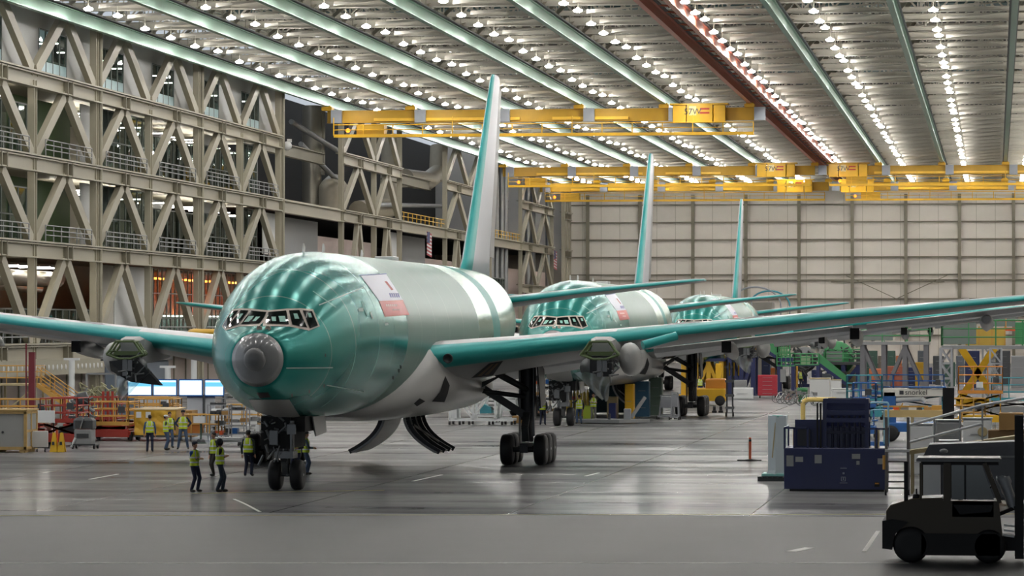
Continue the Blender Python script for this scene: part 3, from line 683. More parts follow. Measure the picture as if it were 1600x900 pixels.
for s in (1, -1):
    X = s*5.49; st = MB(); st.tube((X, 31.6, .95), (X, 31.6, 2.0), .24, 16); st.tube((X, 31.6, 1.9), (X, 31.5, 4.6), .36, 18)
    st.beam((X, 30.1, .72), (X, 33.3, .72), .34, .4)
    for a in (30.35, 31.8, 33.25): st.tube((X-.85, a, .66), (X+.85, a, .66), .12, 10)
    mgo = st.build('main_gear', M_gear, P1)
    for a in (30.35, 31.8, 33.25):
        for e in (-1, 1): wheel(mgo, X+e*.72, a, .66, .52, e)
    q = MB(); q.beam((X-s*.1, 31.3, 2.1), (X-s*2.4, 30.9, 3.6), .26, .32); q.tube((X, 31.3, 3.2), (X-s*1.6, 29.4, 4.2), .14, 10); q.tube((X-s*.1, 31.2, 2.9), (X-s*2.2, 30.2, 3.2), .1, 8)
    q.build('side_brace', M_gear, mgo)
    q = MB().prism([(X+s*.5, 30.4, 4.6), (X+s*.5, 32.6, 4.6), (X+s*.62, 32.4, 2.6), (X+s*.62, 30.7, 2.4)], (s*.06, 0, 0)); q.build('gear_door', M_gear, mgo)
    q = MB().prism([(X-s*.6, 29.4, 3.95), (X-s*2.6, 29.4, 3.2), (X-s*3.4, 29.6, 2.5), (X-s*2.3, 29.5, 2.95)], (0, .08, 0)); q.build('gear_door', M_gear, mgo)
    q = MB(); q.beam((X, 30.8, 1.0), (X, 30.5, 1.6), .3, .1); q.beam((X, 30.5, 1.6), (X, 31.2, 2.2), .3, .1); q.tube((X+.3, 31.2, 1.2), (X+.3, 31.2, 4.2), .05, 8); q.tube((X-.3, 31.2, 1.2), (X-.3, 31.2, 4.2), .05, 8)
    q.build('torque_link', M_gmet, mgo)
# ------------------------------------------------------------------ left side: steel frame, offices behind it, recesses with ducts
L1 = lz(147, 150); L2 = lz(147, 273); L3 = lz(147, 399); L4 = lz(147, 549)
ZR = 28.6
ys_ = [ly(147)+(ly(435)-ly(147))/4*k for k in (-3, -2, -1, 0, 1, 2, 3, 4)]
M_frame_l = mat('frame_beige', 'a39d8a', .5, var=.08)
def steel_frame(label, cols, levels, double=1, rails=(), tall=None, foot=0):
    t = thing('steel_frame', label, 'steel frame', (XW, cols[0], 0)); y0 = cols[0]
    for i, y in enumerate(cols):
        top = ZR if (tall is None or tall[i]) else levels[0]
        q = MB(); q.ibeam((0, y-y0, foot), (0, y-y0, top), .5, .8, .12); q.build('column', M_frame_l, t)
        if tall is not None and tall[i]: MB().tube((.3, y-y0+.8, foot), (.3, y-y0+.8, top), .16, 8).build('pipe', M_beige, t)
    for z in levels:
        q = MB(); q.ibeam((.1, 0, z), (.1, cols[-1]-y0, z), .7, 1.05, .1)
        q.box(-.6, .55, 0, cols[-1]-y0, z+.58, z+.7); q.build('floor_beam', M_frame_l, t)
        for a, b in zip(cols, cols[1:]):
            for k in range(double):
                m = lerp(a, b, (k+.5)/double)-y0; q = MB()
                for d in (-.7, .7): q.box(.05, .5, m+d-.1, m+d+.1, z-.5, z+.5)
                q.build('gusset', M_beige_d, t)
    zs = [ZR]+list(levels)+([foot] if levels[-1] > 8 else [])
    for zt, zb in zip(zs, zs[1:]):
        for a, b in zip(cols, cols[1:]):
            for k in range(double):
                u = lerp(a, b, k/double)-y0; v = lerp(a, b, (k+1)/double)-y0; m = (u+v)/2
                for p, r in ((u+.5, m-.5), (v-.5, m+.5)):
                    MB().beam((0, p, zb+.7), (0, r, zt-.6 if zt != ZR else zt), .44, .9).build('brace', M_frame_l, t)
    for (a, b, z) in rails:
        q = MB(); a -= y0; b -= y0
        for h in (.45, .8, 1.15): q.tube((.5, a, z+.7+h), (.5, b, z+.7+h), .045, 5)
        n = max(2, int((b-a)/2))
        for i in range(n+1): q.tube((.5, lerp(a, b, i/n), z+.6), (.5, lerp(a, b, i/n), z+1.85), .05, 5)
        q.build('railing', M_grey, t)
    return t
rl = []
for i in range(len(ys_)-1):
    a, b = ys_[i], ys_[i+1]
    for z in (L2, L3, L4): rl.append((a+(b-a)*.1, b-(b-a)*.15, z))
steel_frame('tall beige steel frame with slanted braces along the left side, nearest block', ys_, [L1, L2, L3, L4], rails=rl, tall=[0, 0, 0, 1, 0, 1, 0, 1])
# ---- cells behind the frame
NW = [0]
def lyx(px, X): return at_x(px, 300, X).y
M_pane = glassy('office_glass', 'b8c4c0', .18, .03)
M_mul = mat('mullion', '6f736f', .5)
M_in = mat('office_interior', 'b4b0a4', .7); M_ing = mat('green_panel', '3f5a2c', .6, var=.3); M_ino = mat('orange_glow_wall', 'e86a34', .5, var=.35, scale=.5)  # orange glow of the lit interior put into the back wall colour
M_tubel = mat('strip_light_tube', 'fff8ea', emit=45.0)
M_offw = mat('office_white', 'cfd0ce', .6, var=.03)
NWALL = [0]
def wallbox(mb, m): NWALL[0] += 1; return struct('wall_left' if NWALL[0] == 1 else 'wall_left_%d' % NWALL[0], mb, m)
def window(a, b, z0, z1, x=XW-1.0, n=5, rows=2, base=0, m=M_pane):
    NW[0] += 1; q = MB()
    for i in range(n+1): y = lerp(a, b, i/n); q.box(x-.06, x+.06, y-.05, y+.05, z0, z1)
    for j in range(rows+1): z = lerp(z0, z1, j/rows); q.box(x-.05, x+.05, a, b, z-.05, z+.05)
    f = struct('window_%d' % NW[0], q, M_mul)
    MB().box(x-.02, x, a, b, z0, z1).build('pane', m, f)
    if base: MB().box(x+.0, x+.03, a, b, z0, z0+base).build('lower_panel', mat('frosted_blue', 'a8c4c8', .4), f)
    return f
def strip_lights(a, b, z, n=3, x=XW-4, orange=False):
    for i in range(n):
        y = lerp(a, b, (i+.5)/n)
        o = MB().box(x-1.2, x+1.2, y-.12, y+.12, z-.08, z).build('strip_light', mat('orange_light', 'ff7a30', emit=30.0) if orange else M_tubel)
        tag(o, ('orange strip light glowing behind the lower left glazing' if orange else 'white strip light on the ceiling inside a glazed office behind the beige frame'), 'light', 'orange strip lights' if orange else 'strip lights inside the offices')
floors = [ZR, L1, L2, L3, L4, 0]
for zf in (L1, L2, L3, L4): wallbox(MB().box(XW-12, XW-.7, ys_[0], ys_[-1], zf-.1, zf+.55), M_beige_d)
for r in range(5):
    zt, zb = floors[r]-.6, floors[r+1]+.55
    back = MB().box(XW-12.3, XW-12, ys_[0], ys_[-1], zb, zt+.6)
    wallbox(back, M_in if r else M_offw)
    for i in range(len(ys_)-1):
        a, b = ys_[i], ys_[i+1]; w_ = b-a; x = XW-1.0
        if r < 4: a += w_*.24; b += w_*.24
        if r == 0:
            q = MB(); q.box(x-.1, x, a, a+w_*.06, zb, ZR+.4); q.box(x-.1, x, a+w_*.5, b, zb, ZR+.4); q.box(x-.1, x, a+w_*.06, a+w_*.5, zb+3.6, ZR+.4)
            wallbox(q, M_offw); window(a+w_*.06, a+w_*.5, zb+.2, zb+3.6, n=4, rows=1, base=1.1); strip_lights(a+w_*.0, b, zb+3.5, 2)
        elif r in (1, 2):
            if i in (2,):
                wallbox(MB().box(x-2.1, x-2, a, b, zb, zt), M_ing); wallbox(MB().box(x-.1, x, b-w_*.25, b, zb, zt), M_offw)
            elif i in (3, 5):
                wallbox(MB().box(x-.1, x, a, a+w_*.4, zt-2.7, zt), M_offw); window(a, b-.4, zb, zt-(0 if i == 3 else 1), n=9, rows=2); strip_lights(a, b, zt-.3, 4)
            elif i == 4:
                window(a, b, zb, zt-1.2, n=8, rows=1); wallbox(MB().box(x-3, x-2.9, a+w_*.5, b, zb, zt), M_dgrey); strip_lights(a, b, zt-.3, 2)
            elif i == 6: wallbox(MB().box(x-2, x-1.9, a+w_*.45, b, zb, zt), M_dgrey); window(a, a+w_*.45, zb, zt, n=4, rows=2); strip_lights(a, b, zt-.3, 2)
            else: window(a, b, zb, zt-1, n=8, rows=2); strip_lights(a, b, zt-.3, 4)
        elif r == 3:
            if i in (4, 5, 6):
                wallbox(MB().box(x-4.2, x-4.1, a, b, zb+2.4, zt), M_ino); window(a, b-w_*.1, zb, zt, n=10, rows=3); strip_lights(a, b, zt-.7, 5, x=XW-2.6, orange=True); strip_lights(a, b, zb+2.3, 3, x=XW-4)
                wallbox(MB().box(x-5, x-4.9, a, b, zb, zb+2.6), mat('pale_blue_office', '9cc0cc', .5, var=.3, scale=.8))
            elif i == 3: wallbox(MB().box(x-.1, x, a+w_*.35, b, zb, zt), M_offw); wallbox(MB().box(x-.3, x-.1, a, a+w_*.35, zb, zt), M_in)
            else:
                window(a, b, zb, zb+2.6, n=9, rows=1); strip_lights(a, b, zt-.3, 4)
                o = MB(); o.tube((XW-4, a, zt-1.2), (XW-4, b, zt-1.2), .6, 12); o.tube((XW-5.5, a, zt-1.6), (XW-5.5, b, zt-1.9), .4, 10)
                tag(o.build('air_duct', M_duct), 'large silver air duct running along the open lower left gallery', 'duct', 'air ducts in the left gallery')
        else:
            q = MB().box(x-.2, x, a, b, 0, 5)
            wallbox(q, mat('roller_door_beige', '9c8f86', .6))
            for k in range(4): 
                wallbox(MB().box(x, x+.1, a+w_*k/4-.1, a+w_*k/4+.1, 0, 5), M_beige_d)
# bulkhead with a row of round holes below the third gallery
q = MB().box(XW+.6, XW+.75, ys_[0], ys_[4], L4-1.6, L4-.5)
t = tag(q.build('bulkhead_panel', M_beige), 'long beige bulkhead with a row of round holes under the left gallery', 'panel')
q = MB()
for i in range(60): q.lathe((XW+.75, lerp(ys_[0], ys_[4], (i+.5)/60), L4-1.05), (1, 0, 0), [(0, .22), (.02, .2), (.02, .02)], 10)
q.build('hole_rings', M_white, t)

# ---- recess and the further frames
def duct(label, pts, r, m=M_duct, n=16):
    q = MB()
    for i in range(len(pts)-1):
        q.tube(pts[i], pts[i+1], r, n)
        if i: q.ball(pts[i], r, 10)
    return tag(q.build('air_duct', m), label, 'duct')
ye = ly(435)
yb = [ly(533), ly(584), ly(624)]; yc = [ly(695), ly(765)]; yd = [ly(813), ly(862)]; yf = [ly(880), YB-1]
steel_frame('tall beige steel frame with crossed braces, second block from the left', yb, [L1, L2], double=1)
steel_frame('tall beige steel frame behind the first tail fin', yc, [L1, L2], double=2)
steel_frame('narrow beige steel frame between first and second tail fins', yd, [L1, L2, L3], double=2)
steel_frame('farthest beige steel frame against the pale far wall', yf, [L1, L2, L3], double=2)
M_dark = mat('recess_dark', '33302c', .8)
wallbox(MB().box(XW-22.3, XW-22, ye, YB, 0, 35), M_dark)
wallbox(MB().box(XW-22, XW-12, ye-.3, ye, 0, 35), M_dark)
for a, b in ((ye, yb[0]), (yb[-1], yc[0]), (yc[-1], yd[0])):
    o = MB(); o.ibeam((XW, a, L2), (XW, b, L2), .7, 1.2, .1); o.box(XW-6, XW, a, b, L2+.6, L2+.75)
    tag(o.build('gallery_beam', M_frame_l), 'beige gallery edge beam bridging the recess %s' % ('left of the second frame' if a == ye else 'between the second and third frames' if a == yb[-1] else 'between the third and fourth frames'), 'beam')
    wallbox(MB().box(XW-1.6, XW-1.5, a, a+(b-a)*.25, L2-4.6, L2-.6), M_offw)
    wallbox(MB().box(XW-2.6, XW-2.5, a+(b-a)*.25, b, 0, L2-.6), M_grey)
    window(a, a+(b-a)*.7, L2-8.4, L2-4.8, n=9, rows=1)
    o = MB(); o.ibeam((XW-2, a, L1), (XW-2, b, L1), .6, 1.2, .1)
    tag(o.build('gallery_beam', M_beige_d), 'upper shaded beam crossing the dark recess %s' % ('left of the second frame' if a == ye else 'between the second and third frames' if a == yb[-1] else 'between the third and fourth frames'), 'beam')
    q = MB()
    for h in (.5, 1.0): q.tube((XW, a, L2+.7+h), (XW, b, L2+.7+h), .05, 5)
    for i in range(12): q.tube((XW, lerp(a, b, i/11), L2+.7), (XW, lerp(a, b, i/11), L2+1.7), .05, 5)
    if a != ye: tag(q.build('gallery_rail', M_yellow), 'yellow guard rail on top of the gallery edge beam %s' % ('left of the first tail fin' if a == yb[-1] else 'right of the first tail fin'), 'railing')
wallbox(MB().box(XW-3, XW-2.9, yb[0], yb[2], 0, L2-2), mat('pinkish_wall', 'c4b2aa', .6))
wallbox(MB().box(XW-3, XW-2.9, yc[0], YB, 0, L2-3), mat('pinkish_wall', 'c4b2aa', .6))
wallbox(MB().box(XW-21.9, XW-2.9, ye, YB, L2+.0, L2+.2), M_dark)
duct('tall silver duct standing in the dark recess', [(XW-6, lyx(487, XW-6), L2), (XW-6, lyx(487, XW-6), 30)], 1.1)
duct('thin silver pipe beside the tall duct in the recess', [(XW-5, lyx(503, XW-5), L1-1), (XW-5, lyx(503, XW-5), 30)], .35)
duct('beige elbow duct bending at the top in the dark recess', [(XW-4, lyx(514, XW-4), L2+.7), (XW-4, lyx(514, XW-4), L2+3.4), (XW-5.5, lyx(522, XW-5.5), L2+4.4), (XW-9, lyx(530, XW-9), L2+4.6)], 1.15, mat('duct_beige', 'b5ac98', .45))
duct('wide beige duct curving behind the second frame', [(XW-6, lyx(560, XW-6), L2+2), (XW-6, lyx(607, XW-6), L2+3), (XW-6, lyx(612, XW-6), L1+6)], 1.2, mat('duct_beige', 'b5ac98', .45))
duct('curved beige duct between the second frame and the first tail fin', [(XW-6, lyx(632, XW-6), L1+1.2), (XW-6, lyx(668, XW-6), L1+1.6), (XW-6, lyx(684, XW-6), L1+3), (XW-6, lyx(686, XW-6), 30)], 1.2, mat('duct_beige', 'b5ac98', .45))
for i, px in enumerate((785, 792, 800, 806, 840, 848, 871)):
    o = MB().tube((XW-1.5, ly(px), 2), (XW-1.5, ly(px), 29), .4, 8).build('riser_pipe', M_steel)
    tag(o, 'slim vertical metal riser pipe on the far left wall beyond the first tail fin', 'pipe', 'riser pipes on the far left wall')
for px0, px1, y0_, y1_ in ((455, 535, 190, 240), (470, 530, 225, 285), (590, 690, 320, 322)):
    a = at_x(px0, y0_, XW-4); b = at_x(px1, y1_, XW-4)
    o = MB().tube(a, b, .28, 8).build('slanted_pipe', M_grey); tag(o, 'grey pipe slanting through the dark recess under the nearest crane, at height %d' % int((a.z+b.z)/2), 'pipe')
    o['label'] = {455: 'upper grey pipe slanting through the dark recess', 470: 'lower grey pipe slanting through the dark recess', 590: 'grey pipe behind the yellow gallery rail'}[px0]
# camera on the corner column
q = MB(); p = at_x(449, 228, XW+.6); q.ball((0, 0, 0), .45, 8); q.beam((0, 0, 0), (-.6, -.6, -.6), .15, .15); q.cbox((.2, 0, .5), (.4, .4, .3))
o = q.build('security_lamp', M_offw); o.location = p; tag(o, 'small white wall lamp on the corner column of the nearest frame', 'wall lamp')
# flags
def flag(px, py, w, h, label):
    p = at_x(px, py, XW+.9); t = thing('hanging_flag', label, 'flag', p)
    fm = bpy.data.materials.get('flag_stripes')
    if not fm: fm = mat('flag_red', 'b04a50', .7)
    for i in range(7):
        MB().box(-.02, .02, (i-3.5)*w/7, (i-2.5)*w/7, -h, 0).build('stripe', fm if i % 2 == 0 else M_offw, t)
    MB().box(.02, .05, -w/2, w*.05, -h*.42, 0).build('canton', mat('flag_blue', '3a3f68', .7), t)
def flag2(px, py, w, h, label):
    p = at_x(px, py, XW+.9); t = thing('hanging_flag', label, 'flag', p); a, b = MB(), MB(); n = 13
    for i in range(n):
        z = -h*i/n; (a if i % 2 == 0 else b).add([(-.0, -w/2, z), (-.0, w/2, z-.25), (-.0, w/2, z-h/n-.25), (-.0, -w/2, z-h/n), (-.04, -w/2, z), (-.04, w/2, z-.25), (-.04, w/2, z-h/n-.25), (-.04, -w/2, z-h/n)], [(0, 1, 2, 3), (7, 6, 5, 4), (0, 4, 5, 1), (2, 6, 7, 3), (1, 5, 6, 2), (0, 3, 7, 4)])
    a.build('red_stripes', mat('flag_red', 'b04a50', .7), t); b.build('white_stripes', M_offw, t)
    MB().box(.0, .04, -w/2, w*.05, -h*.45-.1, -.05).build('canton', mat('flag_blue', '3a3f68', .7), t)
flag2(671, 362, 3.6, 2.8, 'striped red and white flag hanging left of the first tail fin')
flag2(868, 391, 3.6, 2.8, 'striped red and white flag hanging on the far left wall')
# ------------------------------------------------------------------ people
M_skin = mat('skin', 'c08f74', .6, var=.05); M_hair = mat('dark_hair', '2a201a', .7); M_vest = mat('safety_vest', 'c8dc2c', .6, var=.08, emit=0); M_refl = mat('reflective_tape', 'd8dcdc', .35)
M_jean = mat('navy_trousers', '1c2238', .8); M_jean2 = mat('blue_jeans', '42546e', .8); M_shoe = mat('shoe_dark', '1c1a18', .6); M_eye = mat('eye_dark', '1a1614', .3)
def remeshed(mb, name, m, parent, vox):
    o = mb.build(name, m, parent); md = o.modifiers.new('r', 'REMESH'); md.mode = 'VOXEL'; md.voxel_size = vox; md.use_smooth_shade = True
    sm_ = o.modifiers.new('s', 'SMOOTH'); sm_.factor = .5; sm_.iterations = 3
    bpy.context.view_layer.update()
    me = bpy.data.meshes.new_from_object(o.evaluated_get(bpy.context.evaluated_depsgraph_get())); o.modifiers.clear(); o.data = me
    for p in me.polygons: p.use_smooth = True
    if not me.materials: me.materials.append(m)
    return o
def cap(mb, a, b, r, r2=None, n=10):
    r2 = r if r2 is None else r2; mb.tube(a, b, r, n, r2); mb.ball(a, r*.99, 8); mb.ball(b, r2*.99, 8)
def elbow(a, b, la, lb, bend):
    a = Vector(a); b = Vector(b); d = b-a; L = min(d.length, la+lb-.01); d.normalize()
    t = (la*la-lb*lb+L*L)/(2*L); h = math.sqrt(max(0, la*la-t*t)); u = Vector(bend); u = (u-d*u.dot(d)).normalized()
    return a+d*t+u*h, a+d*L
def person(label, px, py, rz=0, pose='down', shirt='2c2c30', trousers=None, hat=None, hgt=1.78, feet=.14, fwd=0, vest=True, skin=None):
    p, s = ground(px, py); t = thing('person', label, 'person', p, rz, 'workers in lime safety vests on the floor' if vest else None); k = hgt/1.78; t.scale = (k, k, k)
    tr = trousers or M_jean; sh = mat('shirt_'+shirt, shirt, .8)
    fl, frr = Vector((-feet, fwd, .07)), Vector((feet, -fwd, .07)); hp = Vector((0, 0, .93)); body = MB(); legs = MB(); top = MB(); shoes = MB(); lw = .5 if pose == 'lean' else 0
    for f, sx in ((fl, -1), (frr, 1)):
        h = hp+Vector((sx*.095, 0, 0)); kn, an = elbow(h, f+Vector((0, 0, .03)), .44, .43, (0, -1, 0))
        cap(body, h, kn, .072, .05); cap(body, kn, an, .05, .035); cap(legs, h, kn, .098, .072); cap(legs, kn, an, .074, .062)
        shoes.ball(f+Vector((sx*.02, -.07, -.015)), .055, 8, (.85, 2.3, .95))
    legs.ball(hp+Vector((0, 0, .03)), .16, 10, (1.05, .72, .9))
    ch = Vector((0, .0, 1.28)); cap(body, hp, ch, .1, .12); body.ball(ch, .15, 10, (1.1, .7, 1.1))
    top.loft([[(w*math.sin(2*PI*i/20), d*math.cos(2*PI*i/20), z) for i in range(20)] for z, w, d in ((.9, .165, .115), (1.05, .16, .115), (1.2, .175, .12), (1.35, .19, .12), (1.44, .165, .1), (1.5, .08, .07))])
    P_ = {'down': ((-.27, -.02, .84), (.27, -.02, .84)), 'pockets': ((-.2, -.1, .92), (.2, -.1, .92)), 'fold': ((.1, -.135, 1.16), (-.1, -.16, 1.19)), 'hips': ((-.2, .02, 1.0), (.2, .02, 1.0)),
          'front': ((-.1, -.3, 1.1), (.1, -.3, 1.1)), 'reach': ((-.26, -.02, .86), (.25, -.5, 1.3)), 'up': ((-.2, -.3, 1.75), (.22, -.3, 1.7))}[pose]
    for (hx, sx) in zip(P_, (-1, 1)):
        a = Vector((sx*.19, 0, 1.4)); e, w = elbow(a, hx, .3, .27, (sx*.8, .7, -.2)); cap(body, a, e, .042, .034); cap(body, e, w, .034, .025); cap(top, a, e, .062, .05); cap(top, e, lerp(e, w, .86), .05, .038)
        d = (w-e).normalized(); u = d.cross(Vector((0, 1, .1))).normalized(); v = d.cross(u)
        pm = w+d*.05; body.loft([[w+d*q+u*(wd*math.cos(2*PI*i/10))+v*(.014*math.sin(2*PI*i/10)) for i in range(10)] for q, wd in ((0, .024), (.03, .036), (.08, .04), (.095, .036))])
        for f_, ln in zip((-1.5, -.5, .5, 1.5), (.062, .075, .07, .055)):
            b0 = w+d*.088+u*(f_*.019); b1 = b0+d*ln*.55+v*.006; b2 = b1+d*ln*.35+v*.022; cap(body, b0, b1, .0088, .0082, 6); cap(body, b1, b2, .0082, .0075, 6)
        b0 = w+d*.03+u*(-sx*.034); b1 = b0+d*.03+u*(-sx*.022)+v*.01; cap(body, b0, b1, .0105, .0098, 6); cap(body, b1, b1+d*.028+v*.01, .0098, .0085, 6)
    cap(body, (0, .01, 1.42), (0, -.005, 1.56), .055, .05)
    hc = Vector((0, -.01, 1.665)); body.ball(hc, .1, 12, (.78, .95, 1.16)); body.ball(hc+Vector((0, -.03, -.06)), .06, 10, (.9, 1.0, .9))
    body.ball(hc+Vector((0, -.1, -.015)), .017, 8, (.8, 1.1, 1.5))
    for sx in (-1, 1): body.ball(hc+Vector((sx*.08, .01, -.01)), .022, 8, (.5, .8, 1.3))
    b = remeshed(body, 'body', skin or M_skin, t, .0095)
    remeshed(legs, 'trousers', tr, t, .02); remeshed(top, 'shirt', sh, t, .018); shoes.build('shoes', M_shoe, t)
    q = MB(); 
    for sx in (-1, 1): q.ball(hc+Vector((sx*.03, -.088, .01)), .009, 6)
    q.build('eyes', M_eye, b); MB().beam(hc+Vector((-.022, -.092, -.062)), hc+Vector((.022, -.092, -.062)), .008, .008).build('mouth', mat('lips', '8a5046', .6), b)
    if hat == 'hood': MB().ball(hc+Vector((0, .02, .0)), .118, 10, (.9, 1, 1.12)).build('hood', sh, t)
    else:
        MB().loft([[(r*.9*math.sin(2*PI*i/16), .018+hc.y+r*1.08*math.cos(2*PI*i/16), hc.z+z) for i in range(16)] for z, r in ((-.05, .08), (.0, .094), (.05, .1), (.09, .088), (.12, .05), (.128, .01))]).build('hair', M_hair, t)
    if hat and hat != 'hood':
        q = MB().loft([[(r*.95*math.sin(2*PI*i/16), hc.y+.005+r*1.1*math.cos(2*PI*i/16), hc.z+z) for i in range(16)] for z, r in ((.04, .106), (.09, .1), (.125, .07), (.14, .01))]); q.cbox((0, hc.y-.15, hc.z+.045), (.13, .1, .012)); q.build('cap', mat('cap_'+hat, hat, .7), t)
    if vest:
        rr = [[(w*math.sin(2*PI*i/24), d*math.cos(2*PI*i/24), z) for i in range(24)] for z, w, d in ((.93, .195, .145), (1.05, .186, .14), (1.2, .2, .142), (1.34, .208, .14), (1.43, .16, .115), (1.49, .1, .085))]
        v_ = MB().loft(rr, caps=False).build('safety_vest', M_vest, t)
        q = MB()
        for z, w, d in ((1.03, .192, .146), (1.2, .205, .147)):
            q.loft([[(w*math.sin(2*PI*i/24), d*math.cos(2*PI*i/24), z+dz) for i in range(24)] for dz in (0, .05)], caps=False)
        for sx in (-1, 1):
            for sy in (-1, 1): q.beam((sx*.11, sy*.138, 1.2), (sx*.1, sy*.11, 1.46), .045, .01)
        q.build('reflective_tape', M_refl, v_)
        MB().box(-.004, .004, -.152, -.14, .94, 1.4).build('zip', M_black, v_)
    return t
ppl = [
 ('person in lime vest and blue sleeves with back turned beside the yellow tarp crate', 234, 706, 3.3, 'down', '3a567e', M_jean, None, 1.74, .12, 0),
 ('person in white cap and lime vest standing sideways in front of the yellow tarp crate', 259, 703, 1.9, 'fold', '4a5a40', M_jean2, 'e8e8e8', 1.66, .1, .05),
 ('person in dark hair half hidden behind the person in the white cap', 265, 700, .5, 'down', '3c4434', M_jean2, None, 1.75, .12, .04),
 ('person in open lime vest and blue jeans, hands on hips by the railed cart', 286, 702, .2, 'hips', '23304c', M_jean2, '20222a', 1.88, .22, 0),
 ('person in blue sleeves, cap and lime vest nearest the camera at left', 304, 769, 1.1, 'fold', '2a54a0', M_jean, '2a2f40', 1.8, .13, .03),
 ('person in black T-shirt and lime vest partly behind the one in a dark hood', 334, 744, -.7, 'down', '1c1c20', mat('brown_trousers', '2c2822', .8), None, 1.72, .1, .08),
 ('person in black hooded sweater and lime vest turned away near the nose wheel', 343.5, 769, 1.9, 'fold', '17171a', mat('grey_jeans', '2a3440', .8), 'hood', 1.9, .1, .1),
 ('person in lime vest and dark green sleeves standing left of the nose wheels', 388, 744, 3.0, 'down', '1e2a22', mat('navy_trousers2', '1a2034', .8), '1e2228', 1.8, .13, 0),
 ('person in cap and lime vest behind the nose wheels, left of the pair', 462, 746, .1, 'front', '2b2c2c', M_jean, 'd8d8d8', 1.85, .13, 0),
 ('person in plaid sleeves and lime vest right of the nose wheels', 478, 742, 1.8, 'front', '3c4c54', M_jean2, '202020', 1.72, .1, .06),
 ('small distant person in dark clothes with lime vest beside the middle main gear strut', 848, 664, 3.1, 'down', '1c1c20', M_jean, '8a2020', 1.75, .14, 0),
 ('small distant person with back turned and arm out, in front of the yellow green lockers', 905, 662, 3.6, 'reach', '22262a', M_jean2, None, 1.75, .12, .05),
 ('small distant person in shorts with dark vest beside the yellow green lockers', 927, 659, .3, 'fold', '2c2c2c', mat('grey_shorts', '6a6a66', .8), None, 1.78, .12, 0),
 ('tiny distant person in lime vest by the green barrel under the green stairs', 1251, 607, 2.6, 'down', '20304a', M_jean, None, 1.8, .13, 0),
 ('tiny distant person in lime vest standing behind the yellow tug', 1094, 620, 0, 'down', '3a3a3a', M_jean, None, 1.8, .13, 0)]
for a in ppl: person(a[0], a[1], a[2], a[3], a[4], a[5], a[6], a[7], a[8], a[9], a[10])
# ------------------------------------------------------------------ floor equipment, generic builders (local frame: x right, y away, z up, origin on the floor)
M_shelf = mat('shelf_grey', '9a9ca0', .4, .4); M_cream = mat('cream_paint', 'cfc6a2', .55); M_lime = mat('lime_locker', 'b4c83c', .5); M_wht2 = mat('appliance_white', 'dcdedd', .5, var=.03)
M_foil = mat('yellow_tarp', 'd6a832', .55, var=.15, bump=.6, scale=1.3); M_pink = mat('pinkish_sheet', 'c9a59c', .6)
def casters(mb, w, d, r=.09):
    for x in (-w/2+.15, w/2-.15):
        for y in (.15, d-.15): mb.tube((x-.03, y, r), (x+.03, y, r), r, 10); mb.box(x-.03, x+.03, y-.03, y+.03, r, r*2.3)
    return mb
def rails(mb, w, d, z0, h, r=.026, mid=2, posts=3, close=True):
    C = [(-w/2, 0), (w/2, 0), (w/2, d), (-w/2, d)]
    for i in range(4 if close else 3):
        a, b = C[i], C[(i+1) % 4]
        for k in range(mid+1): z = z0+h*(k+1)/(mid+1); mb.tube((a[0], a[1], z), (b[0], b[1], z), r, 6)
        n = posts if i % 2 == 0 else 2
        for j in range(n+1): t = j/n; mb.tube((lerp(a[0], b[0], t), lerp(a[1], b[1], t), z0), (lerp(a[0], b[0], t), lerp(a[1], b[1], t), z0+h), r, 6)
    return mb
def xlattice(mb, a, b, w, n, r=.04):      # truss tower/girder between two points with square section w
    a = Vector(a); b = Vector(b); s, u = frame_of(b-a); cs = [s*w/2+u*w/2, -s*w/2+u*w/2, -s*w/2-u*w/2, s*w/2-u*w/2]
    for c in cs: mb.beam(a+c, b+c, r*2, r*2)
    for i in range(n+1):
        p = a.lerp(b, i/n)
        for j in range(4):
            mb.beam(p+cs[j], p+cs[(j+1) % 4], r*1.4, r*1.4)
            if i < n: q = a.lerp(b, (i+1)/n); mb.beam(p+cs[j], q+cs[(j+1) % 4], r*1.4, r*1.4)
    return mb
def scissor_lift(label, px, py, w, l, h, top, mbase, mrail, rz=0, deckm=None, railh=1.1, sign=False, arms=None):
    p, s = ground(px, py); t = thing('scissor_lift', label, 'scissor lift', p, rz)
    MB().rbox(-w/2, w/2, 0, l, .2, .62, .04).rbox(-w/2-.06, w/2+.06, .1, l-.1, .3, .5, .03).build('base', mbase, t)
    for x in (-w/2, w/2):
        for y in (.35, l-.35):
            MB().lathe((x-math.copysign(.1, x), y, .24), (math.copysign(1, x), 0, 0), [(0, .12), (0, .22), (.03, .24), (.17, .24), (.2, .21), (.2, .1), (.16, .05), (.16, .01)], 16).build('wheel', M_tire, t)
    n = max(1, int(round((top-.62)/.55))); dz = (top-.7)/n; q = MB()
    for i in range(n):
        for x in (-w/2+.12, w/2-.12):
            z = .62+i*dz; q.beam((x, .25, z), (x, l-.25, z+dz), .06, .1); q.beam((x, .25, z+dz), (x, l-.25, z), .06, .1)
            q.beam((-w/2+.2, .05, z), (w/2-.2, .05, z+dz), .07, .09); q.beam((-w/2+.2, .05, z+dz), (w/2-.2, .05, z), .07, .09)
    q.build('scissor_arms', arms or mbase, t)
    MB().box(-w/2, w/2, 0, l, top, top+.1).box(-w/2-.03, w/2+.03, -.03, 0, top, top+.2).build('platform', deckm or mrail, t)
    rails(MB(), w, l, top+.1, railh, .03).build('guard_rail', mrail, t)
    q = MB().rbox(w/2-.55, w/2-.2, -.1, .05, top+.65, top+1.0); q.build('control_box', M_dgrey, t)
    if sign: MB().box(-.25, .15, -.06, -.04, top+.35, top+.7).build('sign', M_wht2, t)
    return t
